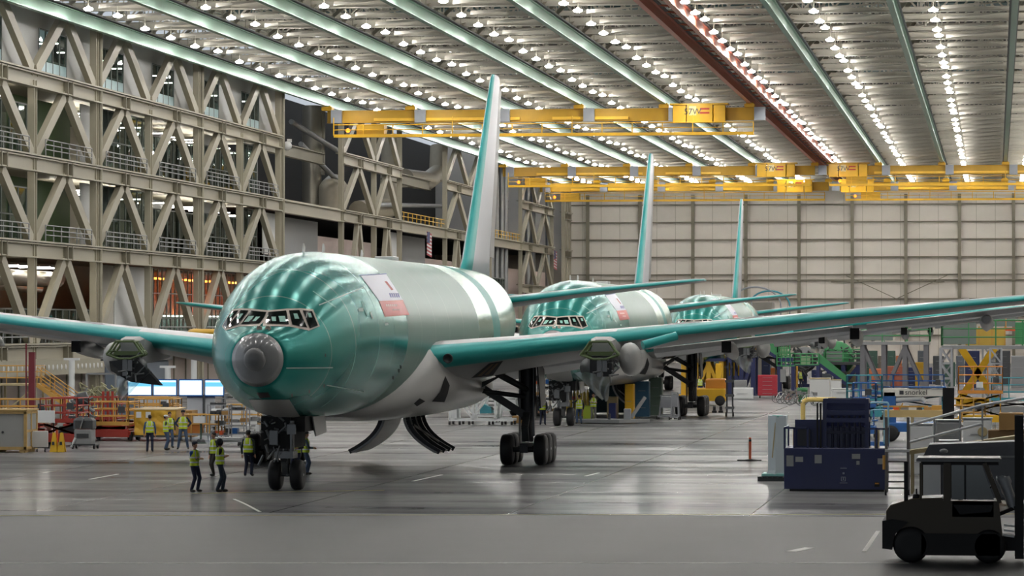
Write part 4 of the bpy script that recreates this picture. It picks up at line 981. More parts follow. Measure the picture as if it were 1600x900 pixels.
def cabinet(label, px, py, w, d, h, m, name='tool_cabinet', cat='cabinet', drawers=4, rz=0, wheels=True, top=None):
    p, s = ground(px, py); t = thing(name, label, cat, p, rz); z0 = .2 if wheels else .04
    MB().rbox(-w/2, w/2, 0, d, z0, h, .03).build('body', m, t)
    if wheels: casters(MB(), w, d, .08).build('caster_wheels', M_black, t)
    for i in range(drawers):
        a = z0+.05+(h-z0-.1)*i/drawers; b = z0+.05+(h-z0-.1)*(i+1)/drawers-.03
        dr = MB().rbox(-w/2+.04, w/2-.04, -.025, .01, a, b, .01).build('drawer', m, t)
        MB().beam((-w/4, -.05, (a+b)/2), (w/4, -.05, (a+b)/2), .03, .02).build('handle', M_steel, dr)
    if top: MB().rbox(-w/2-.03, w/2+.03, -.03, d+.03, h, h+.05, .01).build('worktop', top, t)
    return t
def stairs(mb, x0, x1, y0, y1, z0, z1, w, m=None, rail=True, n=8, r=.03):        # straight flight
    a = Vector((x0, y0, z0)); b = Vector((x1, y1, z1)); d = (b-a); hd = Vector((d.x, d.y, 0)).normalized(); sd = Vector((-hd.y, hd.x, 0))
    for k in (-1, 1): mb.beam(a+sd*(w/2*k), b+sd*(w/2*k), .06, .26)
    for i in range(n): p = a.lerp(b, (i+.5)/n); mb.beam(p-sd*(w/2), p+sd*(w/2), .26, .04)
    if rail:
        for k in (-1, 1):
            for h in (.55, 1.05): mb.tube(a+sd*(w/2*k)+Vector((0, 0, h)), b+sd*(w/2*k)+Vector((0, 0, h)), r, 6)
            for i in range(5): p = a.lerp(b, i/4)+sd*(w/2*k); mb.tube(p, p+Vector((0, 0, 1.05)), r, 6)
    return mb
def gp(px, py): return ground(px, py)[0]

# ---- far left
p = gp(4, 707); t = thing('shipping_crate', 'wood framed crate with grey cloth front at the far left edge', 'crate', p)
MB().box(-2.4, 1.12, .05, 1.9, .22, 1.86).build('panel', mat('grey_cloth', 'a9a8a2', .75, bump=.5, scale=1.2), t)
q = MB()
for x in (-2.4, 1.1): q.beam((x, 0, .1), (x, 0, 1.9), .14, .1); q.beam((x, 1.9, .1), (x, 1.9, 1.9), .14, .1)
for z in (.2, 1.88):
    for y in (0, 1.9): q.beam((-2.45, y, z), (1.15, y, z), .1, .14)
    q.beam((1.1, 0, z), (1.1, 1.9, z), .1, .14)
q.beam((1.12, 0, 1.0), (1.12, 1.9, 1.0), .08, .12); q.beam((1.12, .9, .1), (1.12, .9, 1.9), .08, .12); q.build('wood_frame', M_wood, t)
MB().box(-2.5, 1.2, -.1, 2, 1.94, 2.02).build('lid', M_wood, t)
q = MB()
for x in (-2.0, -.6, .8): q.box(x, x+.25, 0, 1.9, 0, .12)
q.build('skid', M_wood, t); MB().ball((.0, .02, .95), .06, 6).build('knob', M_dgrey, t)
def board_cart(label, px, py, w, z0, z1, dy=0):
    t = thing('board_cart', label, 'cart', gp(px, py)); MB().rbox(-w/2, w/2, 0, .08, z0, z1, .02).build('white_board', M_wht2, t)
    q = MB()
    for x in (-w/2+.1, w/2-.1): q.beam((x, .3, .15), (x, .12, z1-.05), .05, .05); q.beam((x, -.15, .15), (x, .6, .15), .06, .06)
    q.beam((-w/2, .3, .2), (w/2, .3, .2), .05, .05)
    for x in (-w/2+.1, 0, w/2-.1): q.tube((x-.03, -.1, .08), (x+.03, -.1, .08), .08, 8)
    q.build('frame', M_dgrey, t)
board_cart('low white board on a wheeled cart beside the crate', 59, 706, .98, .22, .98)
board_cart('taller white board on a dark frame behind the low board cart', 66, 697, 1.25, 1.15, 1.75)
for i, px in enumerate((83, 95)):
    t = thing('floor_sign', ['left of the two yellow folding floor signs', 'right of the two yellow folding floor signs'][i], 'floor sign', gp(px, 707), group='yellow floor signs')
    for s_ in (0, 1):
        y = .35*s_; yt = .15+.05*s_
        MB().prism([(-.17, y, .02), (.17, y, .02), (.06, yt, .93), (-.06, yt, .93)], (0, .03, 0)).build('panel', mat('sign_yellow', 'e8b82a', .5), t)
    MB().box(-.06, .06, -.0, .02, .35, .5).build('mark', M_dgrey, t)
t = thing('stanchion', 'slim orange post standing between the yellow floor signs', 'post', gp(89, 706.4)); MB().tube((0, 0, 0), (0, 0, 1.05), .05, 10).build('pole', M_orange, t); MB().lathe((0, 0, 0), (0, 0, 1), [(0, .2), (.05, .18), (.06, .05)], 14).build('base', M_black, t)
# generator cart
p = gp(129, 702); t = thing('generator_cart', 'small grey and black generator cart in front of the red lifts', 'cart', p)
MB().rbox(-.42, .42, 0, .9, .25, .95, .04).build('housing', M_grey, t); MB().rbox(-.3, .3, -.03, 0, .55, .75, .01).build('vent', M_dgrey, t)
MB().rbox(-.5, .45, .05, 1.0, .98, 1.5, .12).build('engine_cover', M_dgrey, t); MB().beam((-.1, 0, 1.0), (.05, 0, 1.5), .12, .05).build('trim_strip', M_steel, t)
MB().beam((-.55, .4, .22), (.62, .4, .22), .9, .08).build('chassis', M_dgrey, t)
for x in (-.5, .55):
    for y in (.1, .8): MB().lathe((x-.04, y, .13), (1, 0, 0), [(0, .02), (0, .12), (.08, .12), (.08, .02)], 14).build('wheel', M_tire, t)
MB().tube((-.55, 0, .1), (-.35, 0, .55), .06, 8).build('hose', M_white, t)
cabinet('low grey equipment box with drawers left of the generator cart', 104, 696, .8, .6, .95, M_grey, 'equipment_box', drawers=2)
# red lifts
for i, (px, py, w, l, top, lab, ra) in enumerate([
    (92, 697, 1.9, 2.2, 1.15, 'red scissor lift with red basket behind the white boards', M_lred), (28, 690, 3.2, 2.4, .95, 'wide red lift with yellow top rail behind the crate at the far left', M_oyel),
    (170, 689, 2.1, 2.4, .8, 'red scissor lift with yellow rails in the middle of the left lift row', M_oyel), (240, 681, 2.1, 2.2, .78, 'red scissor lift with yellow rails and white wheel hubs behind the yellow tarp crate', M_oyel),
    (140, 680, 3.0, 2.4, .85, 'tall railed red lift behind the generator cart', M_lred), (205, 676, 4.4, 2.2, .75, 'long yellow railed lift at the back of the left lift row', M_oyel)]):
    scissor_lift(lab, px, py, w, l, .6, top, M_lred, ra, sign=(i == 3))
t = thing('boom_mast', 'dark red upright mast among the lifts left of the yellow tarp crate', 'mast', gp(170, 686)); q = MB()
for x in (-.3, -.05, .2): q.beam((x, 0, .2), (x, 0, 2.5), .12, .12)
q.build('mast_rail', M_lred, t); MB().rbox(-.6, .7, -.1, 1.2, .15, .8).build('base', M_lred, t); MB().tube((-.5, -.1, .3), (-.5, .1, .3), .28, 16).build('wheel', M_grey, t)
t = thing('boom_mast', 'tall dark red mast rising beside the yellow stairs', 'mast', gp(50, 668)); MB().beam((0, 0, 0), (0, 0, 4.4), .35, .3).beam((-.35, 0, 0), (-.35, 0, 4.9), .08, .08).build('mast_rail', mat('mast_red', '6e1c26', .5), t); MB().rbox(-.6, .6, -.4, .8, 0, .5).build('base', M_lred, t)
# engine stuff on stand
p = gp(128, 690); t = thing('engine_stand', 'dark engine unit with hoses on a stand between the red lifts', 'engine', p); q = MB(); rnd = random.Random(2)
for i in range(30): a = Vector((rnd.uniform(-.7, .5), rnd.uniform(0, .6), rnd.uniform(1.2, 2.2))); q.tube(a, a+Vector((rnd.uniform(-.4, .4), rnd.uniform(-.2, .2), rnd.uniform(-.35, .35))), rnd.uniform(.03, .09), 7)
q.build('hoses', M_gmet, t); MB().lathe((-.3, .3, 2.1), (1, 0, .2), [(0, .1), (.05, .35), (.5, .38), (.6, .1)], 16).build('turbine', M_dgrey, t)
q = MB(); 
for x in (-.6, .5):
    for y in (0, .6): q.beam((x, y, 0), (x, y, 1.3), .07, .07)
q.box(-.7, .6, -.05, .65, 1.2, 1.3); q.build('stand', M_dgrey, t)
# yellow stairs and platform
p = gp(22, 662); t = thing('stair_platform', 'yellow stair platform with slanted handrails at the far left', 'stairs', p); S = .34
q = MB().box(-4, 1.3, 0, 2.4, 2.3, 2.42); q.build('deck', M_tan, t); rails(MB(), 5.3, 2.4, 2.4, 1.1).build('guard_rail', M_oyel, t); kids(t)[-1].location = (-1.35, 0, 0)
stairs(MB(), 4.6, 1.3, 1.0, 1.0, .1, 2.35, 1.1, n=9).build('stair_flight', M_oyel, t)
for x in (-3.8, -1.2, 1.2):
    for y in (.1, 2.3): MB().beam((x, y, 0), (x, y, 2.3), .12, .12).build('leg', M_tan, t)
MB().beam((-1.2, .1, .2), (1.2, .1, 2.2), .08, .08).build('brace', M_tan, t)
# yellow tarp crate
p = gp(243, 689); t = thing('tarp_crate', 'large crate wrapped in creased yellow tarp on a wheeled pallet', 'crate', p)
q = MB(); n = 16; g = []
for j in range(9):
    z = .3+1.28*j/8; g.append([(lerp(-1.1, 1.05, i/n), -.05*math.sin(i*1.3+j*.8)-.07*math.sin(j*1.5+i*.35), z) for i in range(n+1)])
q.loft(g, closed=False, caps=False); q.box(-1.1, 1.05, .04, 2.2, .3, 1.58); q.build('tarp', M_foil, t)
q = MB().box(1.05, 1.09, .0, 2.2, .3, 1.58); q.build('side_panel', mat('tarp_side', 'bb9440', .6), t)
MB().prism([(-1.12, -.02, 1.59), (1.1, -.02, 1.59), (1.1, 2.2, 1.66), (-1.12, 2.2, 1.66)], (0, 0, .04)).build('lid', mat('pale_wood', 'cbb58a', .7), t)
for x in (-.85, -.35): MB().box(x-.13, x+.13, -.16, -.14, 1.2, 1.5).build('label', M_wht2, t)
casters(MB().box(-1.15, 1.1, -.1, 2.2, .2, .28), 2.1, 2.1, .09).build('pallet', M_dgrey, t)
# cardboard by it
t = thing('plywood_crate', 'brown plywood crate standing behind the person in jeans', 'crate', gp(268, 687)); MB().box(0, .9, .8, 2.2, .1, 1.5).build('panel', M_card, t); MB().box(-.02, .92, .78, .84, .1, .2).build('batten', M_wood, t)
# yellow railed cart
p = gp(310, 690); t = thing('railed_cart', 'yellow railed cart with white notice and orange box on its deck', 'cart', p)
casters(MB().box(-.85, 1.05, 0, 1.5, .32, .42), 1.7, 1.5, .12).build('deck', M_grey, t); rails(MB(), 1.9, 1.5, .42, .95, .035, 1, 4).build('guard_rail', M_oyel, t); kids(t)[-1].location = (.1, 0, 0)
MB().box(-.25, .35, -.06, -.04, .95, 1.3).build('notice', M_wht2, t)
t = thing('parts_box', 'orange brown box lying on the yellow railed cart', 'box', gp(310, 690)+Vector((-.35, .35, .42))); MB().rbox(-.42, .42, 0, .6, 0, .42).build('carton', mat('orange_box', 'c27a34', .6), t); MB().box(-.43, .43, -.01, .61, .36, .44).build('lid', mat('orange_lid', 'b06a2a', .6), t)
t = thing('chair_post', 'dark green swivel stand in front of the yellow railed cart', 'stand', gp(314, 693)); MB().lathe((0, 0, 0), (0, 0, 1), [(0, .3), (.05, .28), (.08, .06), (.95, .05), (1.0, .08)], 12).build('pole', mat('dark_green', '1e3a30', .5), t); MB().tube((-.1, -.1, .03), (.1, .1, .03), .2, 10).build('foot', M_dgrey, t)
# lit display screens
p = gp(268, 668)
t = thing('lit_display_wall', 'row of four glowing pale blue display panels at the left under the wing', 'display panels', p)
s_ = scale_at(p); M_scr = mat('screen_glow', 'd4f0ff', emit=1.5); M_scr2 = mat('screen_glow_blue', '6cc4ee', emit=1.1)
z1 = (668-594.5)/s_; z0 = (668-617)/s_
for i, (a, b) in enumerate(((199, 235), (240, 275), (281, 316), (322, 350))):
    f = MB().box((a-268-1.5)/s_, (b-268+1.5)/s_, .0, .2, z0-.08, z1+.08).build('screen_frame', mat('screen_blue', '2f5c9c', .4), t)
    MB().box((a-268)/s_, (b-268)/s_, -.03, 0, z0, z1).build('screen', M_scr, f)
    if i != 2: MB().box((a-268)/s_, (b-268)/s_, -.05, -.03, z1-.35, z1-.1).build('picture_band', M_scr2, f)
q = MB()
for a in (199, 237, 278, 319, 350): q.beam(((a-268)/s_, .1, 0), ((a-268)/s_, .1, z0), .12, .12)
build_each(q, 'leg', M_dgrey, t)
# low white partition behind
for i, (a, b, yb, yt, lab) in enumerate([(292, 336, 668, 621, 'pale grey partition below the glowing displays'), (215, 262, 670, 622, 'pink edged white partition behind the left lift row')]):
    p = gp((a+b)/2, yb); s_ = scale_at(p); w_ = (b-a)/s_
    t = thing('partition', lab, 'partition', p); MB().box(-w_/2, w_/2, 0, .1, .1, (yb-yt)/s_).build('panel', mat('partition_grey', 'bfc2c6', .5, var=.03), t)
    MB().box(-w_/2, w_/2, -.05, .15, (yb-yt)/s_, (yb-yt)/s_+.12).build('top_rail', M_blue if i == 0 else M_pink, t); MB().box(-w_/2, -w_/2+.1, -.3, .4, 0, .1).box(w_/2-.1, w_/2, -.3, .4, 0, .1).build('foot', M_dgrey, t)
# grey blue booth with clock
p = gp(192, 650); s_ = scale_at(p); t = thing('office_booth', 'blue grey booth building with a round clock under the left wing', 'booth', p)
w_ = 60/s_; h_ = (650-564)/s_; MB().rbox(-w_/2, w_/2, 0, 8, 0, h_, .1).build('wall_panel', mat('booth_blue', '68727e', .6, var=.05), t); MB().box(-w_/2-.2, w_/2+.2, -.2, 8.2, h_, h_+.25).build('roof', M_dgrey, t)
c_ = MB().lathe((w_*.18, -.02, h_-1.6), (0, -1, 0), [(0, .34), (.08, .34), (.08, .26), (.05, .26), (.05, .01)], 18).build('wall_clock', M_wht2, t)
MB().beam((w_*.18, -.12, h_-1.6), (w_*.18, -.12, h_-1.4), .03, .02).beam((w_*.18, -.12, h_-1.6), (w_*.18+.12, -.12, h_-1.6), .03, .02).build('clock_hand', M_black, c_)
MB().box(-w_*.1, -w_*.09, -.03, 0, .5, h_-.1).build('seam', M_dgrey, t)
for z in (1.2, 1.6): MB().box(w_*.32, w_*.42, -.04, 0, h_-z, h_-z+.2).build('notice', M_wht2, t)
# bright post structure near the nose
for i, (px, pt) in enumerate(((303, 560), (112, 563), (262, 575))):
    p = gp(px, 655); s_ = scale_at(p); o = MB().tube((0, 0, 0), (0, 0, (655-pt)/s_), .2, 10); o.lathe((0, 0, 0), (0, 0, 1), [(0, .45), (.15, .4), (.2, .2)], 12); o.box(-.5, .5, -.1, .1, (655-pt)/s_, (655-pt)/s_+.15)
    o = o.build('support_post', M_wht2); o.location = p; tag(o, ['white support post behind the displays near the airplane nose', 'pale round support post between the beige doors', 'white support post behind the second display panel'][i], 'post')
# machines, shelves, carts between the displays and the nose gear
rnd = random.Random(11)
def shelf(label, px, py, w, d, h, lev, m, load=True, name='parts_rack', seed=1):
    t = thing(name, label, 'rack', gp(px, py)); rnd = random.Random(seed); q = MB()
    for x in (-w/2, w/2):
        for y in (0, d): q.beam((x, y, .1), (x, y, h), .05, .05)
    casters(q, w, d, .09); q.build('frame', m, t)
    for i in range(lev):
        z = .3+(h-.35)*i/max(1, lev-1); MB().box(-w/2, w/2, 0, d, z, z+.04).build('shelf', m, t)
        if load and i < lev:
            x = -w/2+.1
            while x < w/2-.25:
                ww = rnd.uniform(.15, .4); hh = rnd.uniform(.1, .34); mm = rnd.choice([M_card, M_wht2, M_grey, M_steel, M_orange, M_mblue, M_dgrey])
                o = MB().rbox(0, ww, .05, d*.7, 0, hh, .02).box(.02, ww-.02, .04, .05, hh*.3, hh*.6).build('parts_bin', mm); o.location = gp(px, py)+Vector((x, 0, z+.04))
                tag(o, 'small bin on the %s' % label.replace(' standing', ''), 'bin', 'bins on the '+label); o['label'] = ('small bin on ' + label)[:200]
                o['label'] = ' '.join(o['label'].split()[:15]); x += ww+.06
    return t
shelf('grey wire rack right of the yellow railed cart', 341, 690, 1.1, .7, 1.9, 4, M_shelf, seed=3)
shelf('tall grey rack with instruments left of the nose', 366, 688, 1.3, .8, 2.2, 4, M_shelf, seed=5)
shelf('low grey rack close behind the nose wheels', 398, 684, 1.2, .8, 1.5, 3, M_shelf, seed=8)
cabinet('white cabinet on wheels by the nose gear racks', 384, 676, 1.6, .6, 1.3, M_wht2, drawers=3, top=M_oyel)
cabinet('low grey wheeled dolly beneath the rack by the railed cart', 353, 697, 1.5, .7, .42, M_grey, 'flat_dolly', 'dolly', drawers=1)
cabinet('white cabinet with pink drawers behind the wire rack', 350, 672, 1.5, .6, 1.2, M_wht2, drawers=3)
t = thing('railed_cart', 'small yellow framed cart behind the nose gear racks', 'cart', gp(378, 678)); rails(MB(), 1.8, 1.0, .5, 1.1, .035, 1, 2).build('guard_rail', M_oyel, t); casters(MB().box(-.9, .9, 0, 1, .4, .5), 1.8, 1, .12).build('deck', M_grey, t)
# wall of pinkish doors already in the left wall; plant-like hose tangle
t = thing('hose_tangle', 'pale tangle of hoses hung on a rack beside the blue grey booth', 'hoses', gp(160, 672)); q = MB(); rnd = random.Random(9)
for i in range(40):
    a = Vector((rnd.uniform(-.9, .5), rnd.uniform(0, .6), rnd.uniform(1.7, 2.6))); b = a+Vector((rnd.uniform(-.5, .5), rnd.uniform(-.2, .2), rnd.uniform(-.5, .4))); q.tube(a, b, .05, 5); q.tube(b, b+Vector((rnd.uniform(-.3, .3), 0, -.3)), .05, 5)
q.build('hoses', mat('hose_khaki', '9a9878', .6), t); MB().beam((-1, .3, 0), (-1, .3, 3.2), .1, .1).beam((.7, .3, 0), (.7, .3, 3.2), .1, .1).beam((-1, .3, 3.2), (.7, .3, 3.2), .1, .1).build('rack', M_grey, t)
# ------------------------------------------------------------------ right foreground
M_navy = mat('navy_paint', '131f52', .4, coat=.2); M_navyd = mat('navy_paint_dark', '0c1434', .5)
p = gp(1305, 768); s_ = scale_at(p); t = thing('work_stand', 'large navy blue steel machine skid with railings and a tall open cage', 'work stand', p); w_ = 160/s_
Z = lambda y: (768-y)/s_
X_ = lambda x: (x-1305)/s_
MB().rbox(-w_/2, w_/2, 0, 2.6, .08, Z(700), .03).build('base_cabinet', M_navy, t); MB().box(-w_/2+.2, w_/2-.1, .05, 2.5, 0, .1).build('skid', M_black, t)
q = MB()
for x in (1226, 1241, 1262, 1369, 1384): q.beam((X_(x), .05, Z(702)), (X_(x), .05, Z(668)), .07, .07)
q.beam((X_(1226), .05, Z(669)), (X_(1262), .05, Z(669)), .07, .07); q.beam((X_(1355), .05, Z(670)), (X_(1386), .05, Z(670)), .06, .06)
for x in (1226, 1384): q.beam((X_(x), .05, Z(669)), (X_(x), 2.5, Z(669)), .06, .06); q.beam((X_(x), 2.5, Z(669)), (X_(x), 2.5, Z(702)), .06, .06)
q.build('guard_rail', M_navy, t)
q = MB(); q.box(X_(1240), X_(1290), 1.0, 1.1, Z(702), Z(657)); q.build('back_panel', M_navy, t)
MB().box(X_(1244), X_(1264), .9, 1.0, Z(698), Z(672)).build('mesh_panel', M_dgrey, t)
q = MB()
for x in (1288, 1354):
    for y in (.4, 1.8): q.beam((X_(x), y, Z(704)), (X_(x), y, Z(627)), .14, .14)
for z in (627, 645, 657):
    for y in (.4, 1.8): q.beam((X_(1286), y, Z(z)), (X_(1356), y, Z(z)), .12, .16)
    for x in (1288, 1354): q.beam((X_(x), .4, Z(z)), (X_(x), 1.8, Z(z)), .12, .16)
q.box(X_(1289), X_(1353), 1.7, 1.76, Z(704), Z(629)); q.box(X_(1289), X_(1353), .5, 1.7, Z(704), Z(668)); q.build('cage', M_navy, t)
q = MB()
for x in (1300, 1309, 1318, 1326, 1335, 1343): q.tube((X_(x), .42, Z(700)), (X_(x), .42, Z(650)), .045, 8)
q.beam((X_(1290), .4, Z(676)), (X_(1352), .4, Z(676)), .06, .1); q.build('lift_column', M_navyd, t)
q = MB()
for x in (1277, 1282): q.beam((X_(x), .2, Z(702)), (X_(x), .2, Z(630)), .06, .1)
q.build('mast', M_black, t)
for (a, b, c, d) in ((1229, 1240, 712, 729), (1243, 1255, 714, 722), (1273, 1284, 711, 724), (1331, 1344, 709, 717), (1338, 1343, 720, 726), (1371, 1379, 716, 725)):
    MB().box(X_(a), X_(b), -.02, 0, Z(d), Z(c)).build('notice_plate', mat('plate_grey', 'a4a6a6', .5), t)
q = MB(); q.box(X_(1313), X_(1323), -.012, 0, Z(732), Z(731)).box(X_(1316.5), X_(1319.5), -.012, 0, Z(741), Z(738)).box(X_(1312), X_(1324), -.012, 0, Z(755), Z(754))
for a, b, c, d in ((1314, 1321.5, 746, 744.7), (1314, 1315.2, 752, 744.7), (1320.4, 1321.5, 752, 744.7), (1314, 1321.5, 752, 751), (1317, 1318.6, 750, 746)): q.box(X_(a), X_(b), -.012, 0, Z(c), Z(d))
q.build('stencil_mark', mat('stencil_grey', '9aa0b4', .5), t)
f = MB().rbox(X_(1366), X_(1374), -.06, 0, Z(760), Z(753), .01).build('socket_box', M_black, t); MB().box(X_(1367), X_(1373), -.08, -.06, Z(756), Z(754)).build('lid', mat('amber', 'd8923c', .5), f)
MB().box(X_(1366), X_(1372), .1, 1.6, Z(704), Z(672)).build('column', M_tan, t)
# white slab on pallet
p = gp(1207, 752); s_ = scale_at(p); t = thing('wrapped_panel', 'tall white slab with pale teal top rim standing on a grey pallet', 'panel', p)
X_ = lambda x: (x-1207)/s_
Z = lambda y: (752-y)/s_
g = []
for z, a, b in ((Z(741), 1197, 1227), (Z(735), 1200, 1227), (Z(690), 1200, 1227), (Z(650), 1200, 1228)):
    g.append([(X_(a), .1, z), (X_(lerp(a, b, .45)), -.12, z), (X_(b), .1, z), (X_(b), 1.2, z), (X_(a), 1.2, z)])
MB().loft(g, smooth=False).build('slab', mat('slab_white', 'cfdbe0', .5, var=.04), t)
MB().loft([[(X_(1214)+.2*math.sin(2*PI*i/16), .35+.45*math.cos(2*PI*i/16), Z(652)+dz) for i in range(16)] for dz in (0, .07)]).build('top_cap', mat('mint_plastic', '8cc8c0', .4), t)
MB().rbox(X_(1190), X_(1226), -.1, 1.3, Z(744), Z(740), .02).build('bottom_sheet', mat('mint_plastic', '8cc8c0', .4), t)
MB().beam((X_(1212), -.1, Z(660)), (X_(1207), -.13, Z(715)), .04, .02).build('crease_tape', M_tan, t)
q = MB()
for y in (-.15, .6, 1.3): q.box(X_(1184), X_(1226), y, y+.15, 0, .14)
for k in range(5): q.box(X_(1184)+k*.2, X_(1184)+k*.2+.16, -.18, 1.48, .14, Z(744.5))
q.build('pallet', M_dgrey, t)
# orange delineator post
t = thing('delineator_post', 'orange post on a wide flat black base on the open floor', 'post', gp(1172, 720)); MB().tube((0, 0, .05), (0, 0, 1.02), .055, 12).build('post', M_orange, t)
MB().lathe((0, 0, 0), (0, 0, 1), [(0, .32), (.05, .3), (.08, .1)], 18).box(-.55, -.1, -.12, .12, 0, .05).box(.1, .5, -.08, .1, 0, .04).build('base', M_black, t); MB().lathe((0, 0, .85), (0, 0, 1), [(0, .06), (.1, .062), (.1, .055)], 12).build('band', M_dgrey, t)
# rolling ladder
p = gp(1402, 774); s_ = scale_at(p); t = thing('rolling_ladder', 'grey rolling ladder with platform beside the navy blue machine', 'ladder', p)
Z = lambda y: (774-y)/s_
q = MB()
for x in (-.38, .38):
    q.beam((x, 0, .1), (x, 0, Z(652)), .1, .1); q.beam((x, 1.1, .1), (x, .4, Z(652)), .07, .07); q.beam((x, 0, Z(700)), (x, 1.0, Z(700)), .06, .06)
for z in (.25, .8): q.beam((-.38, 0, z), (.38, 0, z), .06, .06)
q.build('frame', mat('ladder_grey', '7a7672', .5), t)
for z in (.45, .8, 1.15, 1.5): MB().box(-.36, .36, .05, .35, z, z+.05).build('step', mat('ladder_grey', '7a7672', .5), t)
MB().rbox(-.42, .42, -.1, .7, Z(706), Z(702), .01).build('platform', M_white, t)
for x in (-.4, .4): MB().tube((x-.03, -.02, .11), (x+.03, -.02, .11), .11, 14).build('wheel', M_black, t)
q = MB(); q.tube((-.46, -.05, .9), (-.46, -.05, 1.4), .05, 8); q.build('bottle', M_oyel, t)
# ramp handrails
p = gp(1500, 778); s_ = scale_at(p); t = thing('access_ramp', 'grey access ramp with double bright steel handrails rising to the right', 'ramp', p+Vector((0, 3.2, 0)))
s2 = scale_at(p+Vector((0, 3.2, 0)))
def L(x, y, dy=0): w = at_y(x, y, p.y+3.2+dy); return w-(p+Vector((0, 3.2, 0)))
q = MB()
for dy, o_ in ((0, 0), (1.3, 0)):
    for y0_, y1_ in ((664, 633), (691, 662)):
        q.tube(L(1421, y0_, dy), L(1535, y1_, dy), .05, 8)
    q.tube(L(1535, 633, dy), L(1600, 622, dy), .05, 8)
q.build('handrail', mat('bright_steel', 'dcdedf', .35, .2), t)
q = MB()
for x in (1421, 1460, 1500, 1535):
    k = (x-1421)/114; q.tube(L(x, 664-31*k), L(x, 702-14*k), .035, 6); q.tube(L(x, 664-31*k, 1.3), L(x, 702-14*k, 1.3), .035, 6)
q.build('baluster', M_steel, t)
a = L(1419, 704); b = L(1610, 678); MB().prism([a, b, b-Vector((0, 0, .15)), a-Vector((0, 0, .15))], (0, 1.3, 0)).build('deck', M_tan, t)
q = MB()
for x, yy in ((1425, 705), (1500, 694), (1575, 684)): w = L(x, yy); q.beam(w, (w.x, w.y, 0), .1, .1); q.beam(w+Vector((0, 1.3, 0)), (w.x, w.y+1.3, 0), .1, .1)
build_each(q, 'leg', M_tan, t)
# big grey fairing shell
p = gp(1540, 792); s_ = scale_at(p); t = thing('fairing_shell', 'large dark grey sloped fairing shell behind the forklift cab', 'fairing', p)
Z = lambda y: (792-y)/s_
X_ = lambda x: (x-1540)/s_
MB().loft([[(X_(1440), y, .3), (X_(1442), y, Z(715)), (X_(1452), y+.1, Z(696)), (X_(1610), y+.1, Z(690)), (X_(1614), y, .3)] for y in (.5, 2.4)], smooth=False).build('shell', mat('fairing_grey', '55585c', .45), t)
MB().box(X_(1445), X_(1612), .45, .5, Z(716), Z(713)).build('edge_strip', M_grey, t); MB().ball((X_(1475), .45, Z(706)), .1, 8, (1.4, .8, .8)).build('fitting', M_grey, t)
MB().rbox(X_(1441), X_(1470), .3, .48, .3, Z(722), .03).build('white_end_panel', M_wht2, t); casters(MB().box(X_(1440), X_(1612), .4, 2.4, .2, .3), 3.4, 2, .12).build('dolly', M_dgrey, t)
# boxes, cartons on the right
for i, (a, b, y0_, y1_, base, dy, m, lab) in enumerate([
    (1562, 1600, 645, 672, 766, 4.5, M_card, 'brown cardboard carton, upper one behind the ramp handrails at the right edge'), (1545, 1605, 672, 690, 766, 4.6, mat('carton_dark', '7d6240', .8), 'wide brown carton under the upper carton at the right edge')]):
    p = gp((a+b)/2, base)+Vector((0, dy, 0)); s_ = scale_at(p); bz = H-(y1_-510)/s_; tz = H-(y0_-510)/s_; w_ = (b-a)/s_
    t = thing('carton', lab, 'box', p+Vector((0, 0, bz))); MB().rbox(-w_/2, w_/2, 0, 1.2, 0, tz-bz-.01, .02).build('carton_body', m, t); MB().box(-.05, .05, -.01, 1.2, tz-bz-.01, tz-bz).build('tape', M_tan, t)
    if i: q = thing('carton_table', 'dark table carrying the brown cartons at the right edge', 'table', p); MB().box(-w_/2-.1, w_/2+.1, 0, 1.3, bz-.08, bz).build('tabletop', M_dgrey, q); r = MB(); [r.beam((x, y, 0), (x, y, bz-.08), .08, .08) for x in (-w_/2, w_/2) for y in (.1, 1.2)]; build_each(r, 'leg', M_dgrey, q)
# grey cabinets and white boxes seen through the handrails
for i, (a, b, yt, yb, m, lab) in enumerate([
    (1462, 1502, 658, 742, M_grey, 'grey top cabinet seen between the ramp handrails'), (1420, 1458, 664, 744, M_wht2, 'white cabinet left of the grey top cabinet behind the ramp'),
    (1505, 1550, 655, 744, M_wht2, 'white cabinet with round gauge behind the upper ramp'), (1468, 1500, 690, 752, mat('brown_box', '5c4a34', .7), 'brown box under the ramp beside the fairing shell')]):
    p = gp((a+b)/2, yb); s_ = scale_at(p); t = cabinet(lab, (a+b)/2, yb, (b-a)/s_, 1.0, (yb-yt)/s_, m, 'equipment_cabinet', drawers=(0 if i == 3 else 2), wheels=False, top=M_steel)
    if i == 2: MB().lathe((.2, -.04, (yb-yt)/s_-.5), (0, -1, 0), [(0, .2), (.06, .2), (.06, .16), (.03, .01)], 16).build('gauge', M_tan, t)
# tall black board
p = gp(1482, 716); s_ = scale_at(p); t = thing('black_board', 'tall black rectangular board standing right of the white boom', 'board', p); MB().rbox(-9/s_, 9/s_, 0, .12, (716-684)/s_, (716-606)/s_, .01).build('panel', M_black, t); MB().box(-6/s_, -4/s_, 0, .1, 0, 1).box(4/s_, 6/s_, 0, .1, 0, 1).box(-.6, .6, -.3, .4, 0, .06).build('leg', M_black, t)
